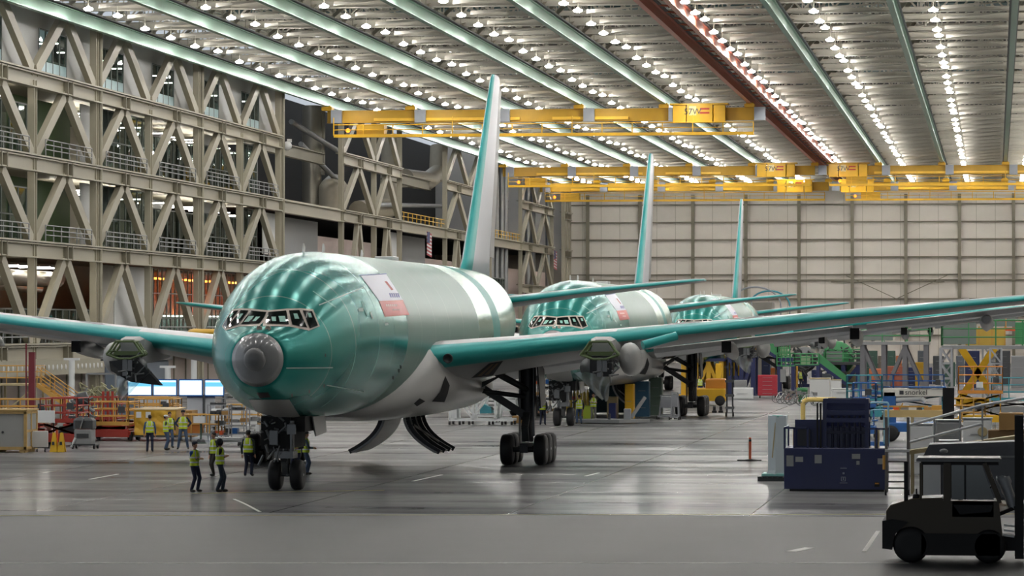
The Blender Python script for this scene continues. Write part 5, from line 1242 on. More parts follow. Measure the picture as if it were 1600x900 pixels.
# snorkel boom lift
p = gp(1425, 690); s_ = scale_at(p); t = thing('boom_lift', 'boom lift with long white lettered boom and blue base', 'boom lift', p)
Z = lambda y: (690-y)/s_
X_ = lambda x: (x-1425)/s_
b_ = MB().rbox(X_(1380), X_(1474), 0, .5, Z(619), Z(607), .03).build('boom', mat('boom_white', 'dedcd2', .45), t); text('boom_lettering', 'snorkel', .38, M_dgrey, b_, (X_(1430)+.05, -.02, Z(613.2)))
MB().rbox(X_(1405.5), X_(1412), -.02, 0, Z(616.5), Z(610.5), .005).build('boom_emblem', mat('emblem_dark', '33343a', .5), b_)
q = MB(); q.tube((X_(1385), .2, Z(626)), (X_(1440), .2, Z(622)), .14, 12); q.tube((X_(1440), .2, Z(622)), (X_(1446), .2, Z(628)), .14, 12); q.build('boom_cylinder', M_white, t)
q = MB().rbox(X_(1385), X_(1465), -.2, 1.8, .5, Z(660), .06); q.build('base', M_mblue, t); MB().rbox(X_(1380), X_(1400), .0, .6, Z(662), Z(612), .04).build('turret', M_mblue, t)
for x in (1392, 1456):
    for y in (-.3, 1.6): MB().lathe((X_(x), y, .42), (0, 1, 0), [(0, .05), (0, .28), (.04, .42), (.26, .42), (.3, .3)], 18).build('wheel', M_tire, t)
MB().box(X_(1420), X_(1478), -.1, .6, Z(606), Z(603.5)).build('upper_boom', M_mblue, t)
# long tan table top with yellow structure
p = gp(1425, 700); s_ = scale_at(p); t = thing('long_bench', 'long tan bench with yellow side rail behind the navy blue machine', 'bench', p+Vector((0, 0, 0)))
Z = lambda y: (700-y)/s_
q = MB(); MB().box(-45/s_, 48/s_, 0, 1.4, Z(652), Z(641)).build('bench_top', mat('tan_top', 'c9b078', .6), t); MB().box(-45/s_, 25/s_, -.05, .05, Z(636.5), Z(634)).build('side_rail', M_oyel, t)
for x in (-43, 0, 46):
    for y in (.1, 1.3): q.beam((x/s_, y, 0), (x/s_, y, Z(652)), .12, .12)
build_each(q, 'leg', M_tan, t); MB().beam((-20/s_, 0, Z(641)), (-14/s_, 0, Z(630)), .06, .06).build('strut', M_oyel, t)
for i in range(6):
    o = MB().rbox(0, .3+.1*(i % 3), 0, .4, 0, .15+.08*(i % 2), .02).box(.05, .15, -.01, 0, .03, .1).build('bench_part', [M_orange, M_steel, M_wht2, M_dgrey, M_card, M_oyel][i]); o.location = t.location+Vector(((-30+12*i)/s_, .5, Z(641)))
    tag(o, '%s part lying on the long tan bench' % ['orange', 'steel', 'white', 'dark', 'brown', 'yellow'][i], 'part', 'parts on the long tan bench')
# ---------------- forklift
M_fork = mat('forklift_olive_shaded', '352a12', .45); M_cabg = glassy('cab_glass', '3c4246', .35, .05)  # foreground shade put into the darkened forklift paint and cab glass
p = gp(1490, 880); s_ = scale_at(p); t = thing('forklift', 'shade-darkened olive yellow forklift with enclosed cab and mast in the right foreground', 'forklift', p)
Z = lambda y: (880-y)/s_
X_ = lambda x: (x-1490)/s_
D_ = 1.9
# counterweight and hood, cab body
q = MB().prism([(X_(1385), .1, Z(846)), (X_(1385), .1, Z(800)), (X_(1392), .1, Z(791)), (X_(1425), .1, Z(781)), (X_(1474), .1, Z(779)), (X_(1474), .1, Z(783)), (X_(1560), .1, Z(783)), (X_(1566), .1, Z(840)), (X_(1560), .1, Z(866)), (X_(1458), .1, Z(866)), (X_(1450), .1, Z(850)), (X_(1436), .1, Z(832)), (X_(1412), .1, Z(826)), (X_(1396), .1, Z(832))][::-1], (0, D_-.2, 0)); q.build('body', M_fork, t)
MB().prism([(X_(1379), 0, Z(858)), (X_(1379), 0, Z(815)), (X_(1395), 0, Z(812)), (X_(1420), 0, Z(816)), (X_(1398), 0, Z(836)), (X_(1394), 0, Z(860))][::-1], (0, D_, 0)).build('counterweight', M_black, t)
MB().prism([(X_(1385), .2, Z(799)), (X_(1392), .15, Z(790)), (X_(1425), .15, Z(780)), (X_(1472), .15, Z(778)), (X_(1472), .15, Z(786)), (X_(1420), .15, Z(790)), (X_(1390), .15, Z(800))][::-1], (0, D_-.3, 0)).build('hood', mat('hood_olive_shaded', '665730', .4), t)
MB().box(X_(1440), X_(1562), .0, D_, Z(868), Z(834)).build('chassis', M_black, t)
MB().rbox(X_(1432), X_(1564), .1, D_-.1, Z(722), Z(716), .03).build('roof', mat('roof_grey', '6a6c6c', .4), t); MB().rbox(X_(1440), X_(1560), .15, D_-.15, Z(727), Z(722), .02).build('roof_guard', M_black, t)
for y in (.15, D_-.2):
    for a_, b_, c_, w_ in ((1480, 783, 1480, .18), (1562, 786, 1538, .16), (1439, 782, 1439, .06)): MB().beam((X_(a_), y, Z(b_)), (X_(c_), y, Z(724)), w_, .1).build('cab_pillar', M_fork, t)
dr = MB().box(X_(1488), X_(1552), .1, .13, Z(808), Z(783)).build('door', M_fork, t); MB().prism([(X_(1487), .12, Z(781)), (X_(1487), .12, Z(727)), (X_(1534), .12, Z(727)), (X_(1553), .12, Z(781))][::-1], (0, .02, 0)).build('door_glass', M_cabg, dr)
MB().prism([(X_(1489), .08, Z(789)), (X_(1552), .08, Z(789)), (X_(1548), .08, Z(800)), (X_(1500), .08, Z(804))], (0, .03, 0)).build('door_recess', M_black, dr)
MB().beam((X_(1508), .1, Z(781)), (X_(1508), .1, Z(727)), .05, .04).build('window_bar', M_black, dr)
st = MB().rbox(X_(1500), X_(1530), .5, D_-.5, Z(795), Z(785), .04).rbox(X_(1497), X_(1504), .55, D_-.55, Z(790), Z(745), .04).build('seat', M_black, t)
MB().lathe((X_(1543), D_/2, Z(768)), (-.6, 0, .8), [(0, .2), (.03, .21), (.04, .18)], 18).build('steering_wheel', M_black, t)
for x, r in ((1424, .45), (1545, .42)):
    for y, sg in ((.0, -1), (D_-.36, 1)):
        w1 = MB().lathe((X_(x), y, r), (0, 1, 0), [(0, r*.5), (0, r*.85), (.06, r), (.3, r), (.36, r*.85), (.36, r*.5)], 26).build('wheel', M_tire, t); MB().lathe((X_(x), y+.03, r), (0, 1, 0), [(0, .02), (0, r*.5), (.3, r*.52), (.3, .02)], 16).build('hub', M_dgrey, w1)
q = MB()
for y in (.35, D_-.45): q.beam((X_(1592), y, .1), (X_(1592), y, Z(650)), .22, .14); q.beam((X_(1608), y, .1), (X_(1608), y, Z(650)), .16, .1)
for z in (.4, 1.6, 2.6, 3.4): q.beam((X_(1592), .35, z), (X_(1592), D_-.45, z), .12, .12)
q.build('mast', M_black, t)
MB().rbox(X_(1564), X_(1588), .3, D_-.3, .3, Z(838), .03).build('mast_carrier', M_black, t); q = MB()
for z in (836, 828, 820): q.beam((X_(1568), .1, Z(z)), (X_(1584), .1, Z(z+2)), .06, .05)
q.build('step', M_white, t)
for y in (.5, D_-.6): MB().beam((X_(1606), y, .12), (X_(1606)+1.1, y, .08), .14, .05).build('fork', M_black, t)
q = MB().lathe((X_(1432), .3, Z(774)), (0, 0, -1), [(-.02, .02), (0, .09), (.1, .1), (.16, .02)], 10); q.tube((X_(1432), .3, Z(781)), (X_(1432), .3, Z(765)), .02, 6); q.build('mirror', M_black, t)
MB().beam((X_(1416), .2, Z(785)), (X_(1416), .2, Z(722)), .1, .1).build('exhaust', M_black, t)
g = []; rnd = random.Random(4)
for j in range(9): g.append([(X_(1566)+.1*j*.35+.13*math.cos(2*PI*i/12)*(1+.35*rnd.random())*(1.2-.05*j), .7+.25*math.sin(2*PI*i/12), Z(747)-.1*j+.05*rnd.random()) for i in range(12)])
MB().loft(g).build('plastic_wrap', mat('wrap_pale', 'b8bcc0', .3, bump=.5), t)
MB().tube((X_(1560), .5, Z(805)), (X_(1590), .5, Z(792)), .05, 8).build('wrap_support', M_black, t)
# ------------------------------------------------------------------ middle and far right equipment
M_mesh = glassy('mesh_green', '4f9066', .2, .5)
def stand(label, px0, px1, pbase, pdeck, d, mleg, mdeck, mrail, railh=1.1, lattice=False, nleg=3, name='platform_stand', brace=True, rows=2):
    pc = (px0+px1)/2; p = gp(pc, pbase); s = scale_at(p); w = (px1-px0)/s; h = (pbase-pdeck)/s
    t = thing(name, label, 'work platform', p)
    for r in range(rows):
        for i in range(nleg):
            x = lerp(-w/2+.3, w/2-.3, i/(nleg-1)); y = .3+(d-.6)*r/(max(1, rows-1)); q = MB()
            if lattice: xlattice(q, (x, y, 0), (x, y, h-.2), .8, max(2, int(h/1.1)), .07)
            else: q.beam((x, y, 0), (x, y, h-.2), .38, .38); q.box(x-.4, x+.4, y-.4, y+.4, 0, .08)
            q.build('leg', mleg, t)
            if brace and i < nleg-1:
                x2 = lerp(-w/2+.3, w/2-.3, (i+1)/(nleg-1)); MB().beam((x, y, .3 if i % 2 else h-.4), (x2, y, h-.4 if i % 2 else .3), .28, .28).build('brace', mleg, t)
    MB().box(-w/2, w/2, 0, d, h-.25, h).build('deck', mdeck, t)
    rails(MB(), w, d, h, railh, .05, 2, max(2, int(w/1.6))).build('guard_rail', mrail, t)
    k = max(2, int(w/2.4))
    for i in range(k):
        if i % 2 == 0: MB().box(-w/2+w*i/k+.1, -w/2+w*(i+1)/k-.1, -.02, .02, h+.1, h+railh-.15).build('mesh_panel', [mrail, M_mesh][i % 4 == 0], t)
    return t
stand('green railed platform on thick grey legs under the wing at right', 1342, 1452, 622, 534, 5, mat('leg_grey', '6c6c70', .5), M_grey, M_green, 1.5, nleg=4)
stand('long green and yellow railed platform on pale lattice legs at the right edge', 1472, 1640, 640, 540, 5, mat('lattice_pale', 'a4a6aa', .5), M_grey, M_green, 1.8, lattice=True, nleg=3, brace=False)
p = gp(1540, 638); s_ = scale_at(p); t = thing('yellow_panel', 'yellow panel fixed along the long green railed platform', 'panel', p+Vector((0, 0, (638-540)/s_)))  # yellow panel fixed on the long platform stand
MB().box(-30/s_, 30/s_, -.15, -.05, 0, 26/s_).build('panel', mat('panel_yellow', 'c9a648', .5), t); q = MB(); [q.beam((x/s_, -.2, 0), (x/s_, -.2, 30/s_), .1, .08) for x in (-30, -10, 10, 30)]; q.build('post', M_oyel, t)
stand('orange topped upper platform behind the long green platform', 1538, 1640, 632, 512, 4, M_grey, M_orange, mat('orange_rail', 'd28a34', .5), 1.6, lattice=True, nleg=2, brace=False)
# yellow X scissor between the lattice legs
p = gp(1528, 636); s_ = scale_at(p); t = thing('scissor_table', 'big yellow crossed scissor arms under the long green platform', 'scissor lift', p); q = MB()
h_ = 92/s_
for y in (0, 2):
    q.beam((-30/s_, y, .4), (26/s_, y, h_), .4, .5); q.beam((30/s_, y, .4), (-26/s_, y, h_), .4, .5)
q.build('scissor_arms', M_yellow, t); MB().rbox(-34/s_, 34/s_, -.2, 2.4, .1, .6).build('base', M_yellow, t)
scissor_lift('orange framed scissor lift with grey infill in front of the lattice legs', 1532, 665, 2.6, 1.8, 3, 1.9, M_yellow, mat('orange_rail', 'd28a34', .5), railh=1.5, sign=True)
scissor_lift('small yellow lift with white striped corner posts right of the black board', 1512, 690, 1.8, 1.8, 2, 1.0, M_wht2, M_oyel, railh=1.1)
# green stairs with navy structure
p = gp(1255, 618); s_ = scale_at(p); t = thing('green_stairs', 'green railed stairs and landing on a navy frame left of the grey legs', 'stairs', p)
X_ = lambda x: (x-1255)/s_
Z = lambda y: (618-y)/s_
q = MB(); stairs(q, X_(1322), X_(1278), 1, 1, Z(600), Z(568), 1.8, rail=False, n=10); q.build('stair_flight', M_navy, t)
q = MB()
for dy in (.1, 1.9):
    q.prism([(X_(1322), dy, Z(600)), (X_(1278), dy, Z(570)), (X_(1278), dy, Z(552)), (X_(1322), dy, Z(588))], (0, .05, 0)); q.prism([(X_(1212), dy, Z(556)), (X_(1184), dy, Z(536)), (X_(1184), dy, Z(520)), (X_(1212), dy, Z(540))], (0, .05, 0))
q.build('side_guard', M_green, t)
q = MB(); stairs(q, X_(1212), X_(1184), 1, 1, Z(558), Z(538), 1.8, rail=False, n=7); q.build('stair_flight', M_navy, t)
MB().box(X_(1214), X_(1279), 0, 2, Z(572), Z(569)).build('landing', M_navy, t)
q = MB()
for a, b, c, d in ((1214, 1242, 572, 552), (1242, 1279, 570, 553), (1217, 1234, 556, 538)):
    for k in range(4): q.tube((X_(a), 0, Z(lerp(c, d, k/3))), (X_(b), 0, Z(lerp(c, d, k/3))), .06, 6)
    for k in range(5): q.tube((X_(lerp(a, b, k/4)), 0, Z(c)), (X_(lerp(a, b, k/4)), 0, Z(d)), .06, 6)
q.build('guard_rail', M_green, t); MB().box(X_(1252), X_(1266), -.04, 0, Z(570), Z(556)).build('mesh_panel', mat('mesh_sage', '7c9a74', .6), t); MB().box(X_(1219), X_(1231), -.04, 0, Z(556), Z(542)).build('mesh_panel', mat('mesh_sage', '7c9a74', .6), t)
q = MB()
for x in (1217, 1239, 1278):
    for y in (.1, 1.9): q.beam((X_(x), y, 0), (X_(x), y, Z(572)), .3, .3)
build_each(q, 'leg', M_navy, t); MB().beam((X_(1217), .1, Z(562)), (X_(1239), .1, Z(562)), .3, .4).build('crossbar', M_navy, t); MB().rbox(X_(1219), X_(1228), -.1, .3, Z(597), Z(577)).build('panel_box', M_grey, t)
# cabinets & small things
def cab_px(label, a, b, yt, yb, m, **k):
    s = scale_at(gp((a+b)/2, yb)); return cabinet(label, (a+b)/2, yb, (b-a)/s, k.pop('d', 1.0), (yb-yt)/s, m, **k)
cab_px('red multi drawer tool cabinet left of the green stairs', 1184, 1214, 586, 622, mat('tool_red', 'b02c3c', .4), drawers=5)
cab_px('white low equipment box left of the red tool cabinet', 1144, 1176, 606, 624, M_wht2, drawers=1, wheels=False)
cab_px('small grey box on the floor behind the low white equipment box', 1147, 1166, 594, 620, M_grey, drawers=2, wheels=False)
cab_px('white wheeled bin cart with tan lid beside the bicycles', 1265, 1296, 592, 632, M_wht2, drawers=0, top=M_tan, d=2.5)
cab_px('second white bin cart behind the one with tan lid', 1292, 1314, 594, 628, M_wht2, drawers=1, top=M_tan)
cab_px('flat cart piled with pale plastic sheets right of the white bin carts', 1300, 1328, 608, 640, M_wht2, drawers=3, top=M_wht2)
cab_px('small dark blue box right of the white bin carts', 1317, 1331, 619, 640, M_navy, drawers=0, wheels=False)
t = thing('waste_barrel', 'green barrel standing among the bicycles', 'barrel', gp(1254, 628)); MB().lathe((0, 0, 0), (0, 0, 1), [(0, .28), (.05, .34), (.9, .38), (.92, .42), (1.0, .42), (1.02, .3)], 20).build('barrel_body', M_green, t); MB().lathe((0, 0, 1.0), (0, 0, 1), [(0, .4), (.1, .38), (.12, .05)], 20).build('lid', M_green, t)
for x in (-.25, .25): MB().tube((x-.04, .2, .1), (x+.04, .2, .1), .1, 10).build('wheel', M_black, t)
def bicycle(label, px, py, rz, m):
    t = thing('bicycle', label, 'bicycle', gp(px, py), rz, 'bicycles parked by the green barrel')
    for x in (-.52, .52):
        q = MB(); q.path([(x+.33*math.cos(2*PI*i/16), 0, .34+.33*math.sin(2*PI*i/16)) for i in range(17)], .022, 5); 
        for i in range(6): q.tube((x, 0, .34), (x+.32*math.cos(PI*i/3), 0, .34+.32*math.sin(PI*i/3)), .005, 4)
        q.build('wheel', M_dgrey, t)
    q = MB(); F_ = [(-.52, 0, .34), (-.15, 0, .34), (.3, 0, .82), (-.2, 0, .8), (.33, 0, .9), (.52, 0, .34)]
    for a, b in ((0, 1), (0, 3), (1, 3), (1, 2), (2, 3), (4, 5)): q.tube(F_[a], F_[b], .028, 6)
    q.build('frame', m, t); MB().rbox(-.34, -.1, -.07, .07, .86, .92, .02).tube((-.2, 0, .8), (-.22, 0, .9), .02, 6).build('saddle', M_black, t)
    MB().tube((.33, 0, .9), (.3, 0, 1.05), .02, 6).tube((.3, -.28, 1.05), (.3, .28, 1.05), .02, 6).build('handlebar', M_steel, t); q = MB().box(.4, .7, -.18, .18, .75, 1.0); q.build('basket', M_steel, t)
    return t
for i, (px, py, rz, m) in enumerate(((1221, 629, .6, M_wht2), (1229, 631, -.4, M_steel), (1237, 631, .3, mat('bike_pink', 'c48a84', .4)), (1245, 633, -.2, M_steel), (1262, 634, .2, M_wht2))):
    bicycle(['white bicycle, leftmost of the parked row', 'steel grey bicycle, second from the left in the parked row', 'pinkish bicycle in the middle of the parked row', 'steel grey bicycle in front of the green barrel', 'white bicycle at the right end of the parked row'][i], px, py, rz, m)
# teal/blue railed lifts
scissor_lift('teal railed lift with white notice left of the white boom', 1350, 656, 2.2, 2.0, 3, 1.2, M_tealp, M_tealp, railh=1.5, sign=True)
scissor_lift('blue railed lift with bright curved handrails behind the navy cage', 1350, 684, 1.2, 2.0, 2, 1.6, M_mblue, M_mblue, railh=1.2)
scissor_lift('long teal railed lift behind the white boom', 1415, 650, 5.0, 2.0, 3, 1.4, M_tealp, M_mblue, railh=1.2)
scissor_lift('teal railed lift beyond the orange framed lift at the right edge', 1590, 650, 3.4, 2.0, 3, 1.0, M_grey, M_tealp, railh=1.4)
t = thing('curved_ladder', 'blue steps with hooped pale handrails behind the navy cage', 'steps', gp(1362, 700)); q = MB()
for y in (0, .7):
    q.path([(-1.0, y, 1.2), (-.2, y, 2.1), (.0, y, 2.2), (.75, y, 2.2), (.8, y, 2.1), (.8, y, .2)], .04, 8); q.path([(-.7, y, 1.2), (-.1, y, 1.8), (.1, y, 1.85), (.6, y, 1.85), (.6, y, .2)], .03, 6)
q.build('handrail', mat('pale_blue_rail', '7eb0c8', .4), t)
for k in range(5): MB().box(-1.0+.25*k, -.7+.25*k, 0, .7, .3+.25*k, .36+.25*k).build('step', M_mblue, t)
MB().box(-.9, .8, 0, .7, 0, .3).build('base', M_mblue, t)
t = thing('yellow_frame_cart', 'yellow U shaped frame on a blue cart left of the navy cage', 'cart', gp(1279, 690)); q = MB(); q.path([(-.8, 0, .6), (-.8, 0, 2.0), (-.6, 0, 2.15), (.9, 0, 2.15), (1.1, 0, 2.0), (1.1, 0, 1.6)], .12, 8); q.build('frame', mat('pale_yellow', 'dcc070', .5), t); casters(MB().rbox(-1, 1, 0, 1, .2, .9), 1.8, 1, .1).build('base', M_mblue, t)
t = thing('yellow_machine', 'small yellow machine with round white drum left of the navy railing', 'machine', gp(1255, 700)); MB().rbox(-.5, .7, 0, .8, .1, .9).build('body', M_oyel, t); MB().lathe((.1, -.02, 1.0), (0, 1, 0), [(0, .02), (0, .16), (.3, .2), (.3, .02)], 16).build('drum', M_wht2, t)
# orange & yellow lit pieces far beyond between grey legs
cab_px('yellow lift column beneath the green railed platform', 1430, 1446, 566, 608, M_yellow, drawers=2, wheels=False)
cab_px('orange machine housing between the thick grey legs', 1358, 1380, 576, 606, mat('orange_soft', 'cc7850', .5), drawers=1, wheels=False)
cab_px('red brown machine housing between the thick grey legs', 1385, 1412, 572, 604, mat('brownred', 'a05a44', .5), drawers=2, wheels=False)
# engines / dark green machinery below the second wing
for i, (px, py, sc_, lab) in enumerate(((1256, 562, 1.2, 'bare dark engine core hanging above the green stairs'), (1308, 560, 1.6, 'large dark green engine unit right of the green stairs'))):
    p = at_y(px, py, gp(1300, 606).y+4); t = thing('engine_core', lab, 'engine', p); q = MB(); q.lathe((0, 0, 0), (0, 1, 0), [(0, .2), (.1, sc_), (.8, sc_*1.05), (2.5, sc_*.8), (4, sc_*.3)], 24); q.build('casing', M_green if i else M_gmet, t)
    q = MB(); rnd = random.Random(i+20)
    for k in range(30): a = Vector((rnd.uniform(-1, 1)*sc_*1.3, rnd.uniform(-.8, 0), rnd.uniform(-1, 1)*sc_)); q.tube(a, a+Vector((rnd.uniform(-.8, .8), 0, rnd.uniform(-.7, .7))), .08, 6)
    q.build('piping', M_dgrey, t); MB().beam((0, 1, -sc_), (0, 1, -p.z), .5, .5).beam((-1, 1, -p.z+.15), (1, 1, -p.z+.15), 1.5, .3).build('stand', M_navy, t)
stand('dark far platform with orange and green rails behind the engines', 1290, 1345, 606, 566, 4, M_navy, M_dgrey, M_green, 1.2, nleg=3)
# under wing, centre: yellow tug, yellow column, post jacks
t = thing('yellow_tug', 'yellow tug with orange side behind the far main wheels', 'tow tractor', gp(1106, 634)); MB().rbox(-1.3, 1.3, 0, 2.5, .35, 1.3, .1).build('body', M_yellow, t); MB().rbox(-.2, 1.3, .2, 2.3, 1.3, 2.0, .1).build('cab', mat('tug_orange', 'd88a24', .5), t)
for x in (-.9, .9): MB().lathe((x, -.1, .38), (0, 1, 0), [(0, .1), (0, .34), (.05, .38), (.35, .38), (.4, .1)], 18).build('wheel', M_tire, t)
p = gp(1123, 624); s_ = scale_at(p); t = thing('yellow_column', 'tall yellow column beyond the yellow tug under the wing', 'column', p); MB().rbox(-5/s_, 4/s_, 0, .6, .1, 56/s_).build('panel', M_yellow, t); MB().rbox(-8/s_, 8/s_, -.3, 1.5, 0, .4).build('base', M_dgrey, t)
stand('yellow and navy dock structure far behind the second airplane main gear', 1062, 1132, 618, 560, 4, M_yellow, M_navy, M_yellow, 1.2, nleg=4)
stand('navy dock frame with white boxes left of the red tool cabinet', 1134, 1182, 618, 552, 4, M_navy, M_dgrey, M_oyel, 1.1, nleg=3)
def jack(label, px, pb, pt):
    p = gp(px, pb); s = scale_at(p); h = (pb-pt)/s; t = thing('post_jack', label, 'jack', p, 0)
    for x in (-.18, .2): MB().beam((x, 0, .25), (x, 0, h), .1, .12).build('mast_tube', M_dgrey, t)
    q = MB(); 
    for z in (.5, h*.35, h*.6, h*.85): q.box(-.28, .3, -.12, .12, z, z+.16)
    q.build('clamp', M_gmet, t)
    for x in (-.22, .24): MB().lathe((x-.05, -.02, .16), (1, 0, 0), [(0, .03), (0, .15), (.1, .15), (.1, .03)], 14).build('wheel', M_black, t)
    q = MB()
    for x in (-.5, -.2, .1): q.tube((x+.5, -.15, h*.72), (x+.5, -.15, h*.95), .05, 6)
    q.build('handle_bars', M_yellow, t); return t
jack('dark wheeled post jack standing on the open floor right of the far main gear', 1140, 651, 562)
def aframe(label, px, pb, w, h, m=M_shelf):
    t = thing('wheeled_stand', label, 'cart', gp(px, pb)); q = MB()
    for x in (-w/2, w/2):
        q.beam((x*.8, 0, .2), (x*.6, .2, h), .07, .07); q.beam((x*.8, .9, .2), (x*.6, .4, h), .07, .07)
    for z in (.3, h*.5, h): q.beam((-w/2*.75, .1, z), (w/2*.75, .1, z), .08, .08)
    q.beam((-w/2, -.3, .18), (w/2, -.3, .18), .1, .1); q.box(-w*.3, w*.3, .0, .1, h*.5, h*.95); q.build('frame', m, t)
    for x in (-w/2, w/2):
        for y in (-.3, .9): MB().tube((x-.04, y, .1), (x+.04, y, .1), .1, 10).build('wheel', M_black, t)
    return t
aframe('grey wheeled stand left of the far main gear', 1041, 655, 1.1, 1.5)
aframe('slim grey wheeled stand right behind the other wheeled stand', 1054, 656, .6, 1.7)
for i, px in enumerate((1116, 1126)):
    t = thing('wheel_chock', ['left black chock post by the far main wheels', 'right black chock post by the far main wheels'][i], 'chock', gp(px, 645)); MB().rbox(-.16, .16, 0, .3, 0, .16).rbox(-.1, .1, .05, .25, .16, .42).build('block', M_black, t); MB().tube((-.1, .15, .45), (.1, .15, .45), .03, 6).build('handle', M_dgrey, t)
# tow bar / jacking platform
p = gp(960, 662); s_ = scale_at(p); t = thing('floor_platform', 'low grey floor platform with short post under the wing', 'platform', p)
X_ = lambda x: (x-960)/s_
MB().prism([(X_(888), 0, .05), (X_(970), -.9, .05), (X_(1012), 1.6, .05), (X_(930), 3, .05)], (0, 0, .2)).build('deck', M_grey, t); MB().rbox(X_(974), X_(985), .2, .6, .25, .9).build('jack_post', M_shelf, t); MB().tube((X_(952), 0, .25), (X_(952), 0, .6), .08, 8).build('pin', M_dgrey, t)
MB().beam((X_(985), .5, .35), (X_(1006), .9, 1.6), .12, .2).build('tow_arm', M_grey, t)
# lime lockers, gas bottles, blue board
for i in range(7):
    t = thing('gas_cylinder', 'slim yellow capped cylinder in the row beside the lime lockers', 'cylinder', gp(887+i*5.2, 650), group='yellow cylinders by the lime lockers'); MB().lathe((0, 0, 0), (0, 0, 1), [(0, .1), (1.5, .1), (1.65, .05), (1.72, .05)], 10).build('cylinder_body', mat('cyl_yellow', 'd8bc48', .5), t); MB().tube((0, 0, 1.7), (0, 0, 1.82), .03, 6).build('valve', M_steel, t)
cab_px('lime green locker pair left of the person in shorts', 911, 925, 634, 655, M_lime, drawers=0, wheels=False)
t = thing('dark_partition', 'dark teal partition board under the wing right of the lime lockers', 'partition', gp(955, 647)); MB().box(-1.5, 1.8, 0, .15, .1, 3.4).build('panel', mat('dark_teal', '2b4850', .6), t); MB().box(-1.5, -1.3, -.5, .6, 0, .1).box(1.6, 1.8, -.5, .6, 0, .1).build('foot', M_dgrey, t)
cab_px('tan paper notice box on the dark teal partition side', 948, 964, 620, 654, M_tan, drawers=1, wheels=False)
cab_px('navy box standing in front of the tan notice box', 951, 962, 630, 657, M_navy, drawers=0, wheels=False)
cab_px('yellow bin between partition and the curved gear door', 976, 990, 600, 655, M_yellow, drawers=1, wheels=False)
cab_px('blue machine behind the floor platform', 992, 1014, 596, 652, mat('steel_blue', '33607c', .5), drawers=2, wheels=False)
cab_px('green grey cabinet left of the far main gear', 1014, 1034, 590, 650, mat('green_grey', '6f8474', .5), drawers=2, wheels=False)
# white wheeled frame left of the main gear
p = gp(755, 664); s_ = scale_at(p); t = thing('frame_dolly', 'white steel frame dolly on casters left of the main gear leg', 'dolly', p)
X_ = lambda x: (x-755)/s_
Z = lambda y: (664-y)/s_
q = MB()
for y in (0, 1.5):
    q.beam((X_(702), y, Z(656)), (X_(802), y, Z(656)), .12, .16)
    for x, yt in ((702, 632), (712, 632), (739, 608), (774, 610)): q.beam((X_(x), y, Z(656)), (X_(x), y, Z(yt)), .12, .12)
    q.beam((X_(720), y, Z(628)), (X_(739), y, Z(656)), .1, .1); q.beam((X_(742), y, Z(648)), (X_(760), y, Z(620)), .1, .1); q.beam((X_(742), y, Z(650)), (X_(774), y, Z(650)), .1, .1)
for x in (702, 739, 774, 802): q.beam((X_(x), 0, Z(656)), (X_(x), 1.5, Z(656)), .1, .1)
q.build('frame', M_wht2, t); MB().prism([(X_(749), .2, Z(646)), (X_(749), .2, Z(640)), (X_(756), .2, Z(632)), (X_(766), .2, Z(637)), (X_(768), .2, Z(646))][::-1], (0, 1, 0)).build('teal_cover', M_tealp, t)
for x in (702, 718, 733, 765, 785, 800): 
    for y in (0, 1.5): MB().tube((X_(x)-.06, y, .12), (X_(x)+.06, y, .12), .12, 10).build('wheel', M_black, t)
MB().rbox(X_(703), X_(712), .2, 1.2, Z(655), Z(632)).build('control_box', M_wht2, t); q = MB(); [q.box(X_(762), X_(773), .4, 1.2, Z(y_), Z(y_-1.5)) for y_ in (640, 634, 628, 622)]; q.build('shelf', M_dgrey, t)
aframe('slim white stand with slanted rail right of the white frame dolly', 795, 660, 1.4, 1.5, M_wht2)
cab_px('small tan boxes on the floor behind the main gear leg', 800, 818, 650, 662, M_card, drawers=0, wheels=False)
shelf('crowded grey parts rack under the wing right of the main gear leg', 868, 650, 2.4, .8, 2.6, 4, M_dgrey, seed=21)
shelf('dark parts rack left of the crowded grey rack under the wing', 838, 645, 1.8, .8, 2.8, 4, M_tan, seed=22)
shelf('far small rack seen under the belly left of the white frame dolly', 690, 646, 2.0, .8, 1.0, 2, M_navy, seed=23)
shelf('far tiny rack with mixed parts below the airplane belly', 490, 656, 2.2, .8, 1.0, 2, M_steel, seed=24)
for i, (r, dx, lab) in enumerate(((1.9, 0, 'thin pale curved frame hoop above the third airplane'), (1.5, 1.6, 'second thin curved frame hoop right of the first hoop'))):
    t = thing('frame_hoop', lab, 'hoop', at_y(1180+dx*14, 478, gp(1190, 602).y)); q = MB(); n = 20
    q.path([(r*1.35*math.cos(PI*(.0+.85*k/n)), 0, r*math.sin(PI*(.0+.85*k/n))) for k in range(n+1)], .1, 6); q.build('hoop', M_tealp if i else M_shelf, t)
    q = MB(); 
    for k in (0, n): x_ = r*1.35*math.cos(PI*(.85*k/n)); z_ = r*math.sin(PI*(.85*k/n)); q.beam((x_, 0, z_), (x_, 0, -t.location.z), .15, .15)
    q.build('leg', M_shelf, t)
cab_px('grey hut with white notice beyond the third airplane tail', 1172, 1206, 472, 600, mat('hut_grey', '8c8880', .6), name='hut', cat='hut', drawers=0, wheels=False, d=5)

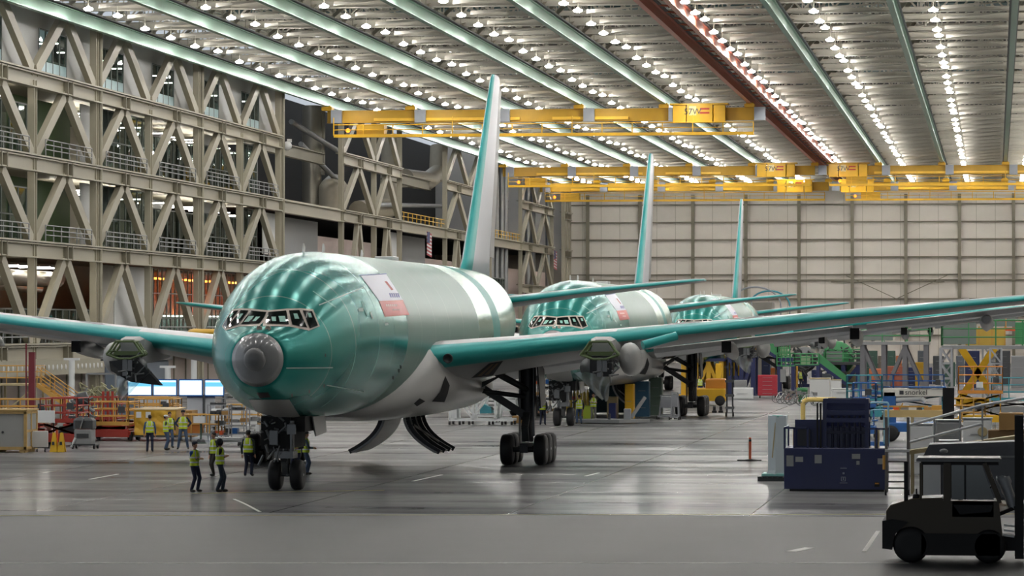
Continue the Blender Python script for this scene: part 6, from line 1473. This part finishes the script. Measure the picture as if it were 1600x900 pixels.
# dense equipment far behind the docks
rnd = random.Random(31)
cs = [('slate', '5a6068'), ('dark green', '39564a'), ('charcoal', '3c3e42'), ('navy', '222c58'), ('dull orange', 'b0683c'), ('steel blue', '4a6c88'), ('brown grey', '6c645a'), ('pale grey', '9c9ea0')]
px = 1338; i = 0
while px < 1610:
    w_ = rnd.choice((10, 14, 18, 24)); nm, hx = cs[(i*5+int(px)) % len(cs)]; yb = rnd.choice((601, 604, 607)); yt = rnd.choice((548, 556, 566, 574))
    t = cab_px('%s equipment tower in the dense far row behind the docks' % nm, px, px+w_-1.5, yt, yb, mat('tower_'+nm.replace(' ', '_'), hx, .6), name='equipment_tower', cat='equipment', drawers=3, wheels=False, d=1.5); t['group'] = 'equipment towers behind the docks'
    px += w_; i += 1
for i, (a, b, yt, yb, nm, hx) in enumerate(((1204, 1214, 575, 606, 'orange', 'b86a2c'), (1236, 1246, 572, 606, 'yellow', 'c89830'), (1268, 1284, 578, 605, 'navy blue', '26305c'), (1284, 1300, 584, 606, 'slate grey', '4a5058'), (1302, 1322, 580, 606, 'black', '202226'), (1322, 1338, 572, 604, 'khaki', '7c7458'), (1190, 1203, 560, 604, 'dark blue', '1e2848'))):
    cab_px('%s machine cabinet in the shade under the green stairs' % nm, a, b, yt, yb, mat('cab_'+nm.replace(' ', '_'), hx, .6), name='machine_cabinet', drawers=2, wheels=False)

# folded yellow cover on the right wing root
bw = BVHTree.FromPolygons(wmb.v, [list(f) for f in wmb.f]); h = bw.ray_cast(Vector((-7.4, 26.5, 12)), Vector((0, 0, -1)))[0]
t = thing('folded_cover', 'crumpled yellow cover lying on the right wing beside the nose', 'cover', Vector((NOSE.x, NOSE.y, 0))+h)
g = []; rnd = random.Random(6)
for j in range(7): g.append([(-.8+.27*j, .35*math.cos(2*PI*i/12), .02+max(0, .17*math.sin(2*PI*i/12))*(1+.5*rnd.random())) for i in range(12)])
MB().loft(g).build('cloth', M_foil, t); MB().beam((-.7, -.3, .03), (.8, .3, .22), .05, .03).build('strap', M_orange, t)
# the two airplanes behind, in line
D2 = at_d(870, 510, 212).y; D3 = at_d(1083, 505, 309).y
P2 = dup(P1, (NOSE.x, D2-1.3, 0), 0, 'second teal freighter airplane in line, behind the nearest one')
P3 = dup(P1, (NOSE.x, D3-1.3, 0), 0, 'third and farthest teal freighter airplane in line, by the far wall')
w = bpy.data.worlds.new('world'); SC.world = w; w.use_nodes = True
w.node_tree.nodes['Background'].inputs[0].default_value = (.75, .82, .9, 1); w.node_tree.nodes['Background'].inputs[1].default_value = .6
SC.view_settings.view_transform = 'Standard'; SC.view_settings.look = 'None'; SC.view_settings.gamma = 1; SC.view_settings.exposure = EXPOSURE
SC.view_settings.use_curve_mapping = False
SC.cycles.max_bounces = 6; SC.cycles.diffuse_bounces = 3; SC.cycles.glossy_bounces = 4; SC.cycles.transparent_max_bounces = 8
SC.cycles.sample_clamp_indirect = 8; SC.cycles.caustics_reflective = False; SC.cycles.caustics_refractive = False
SC.cycles.use_denoising = True
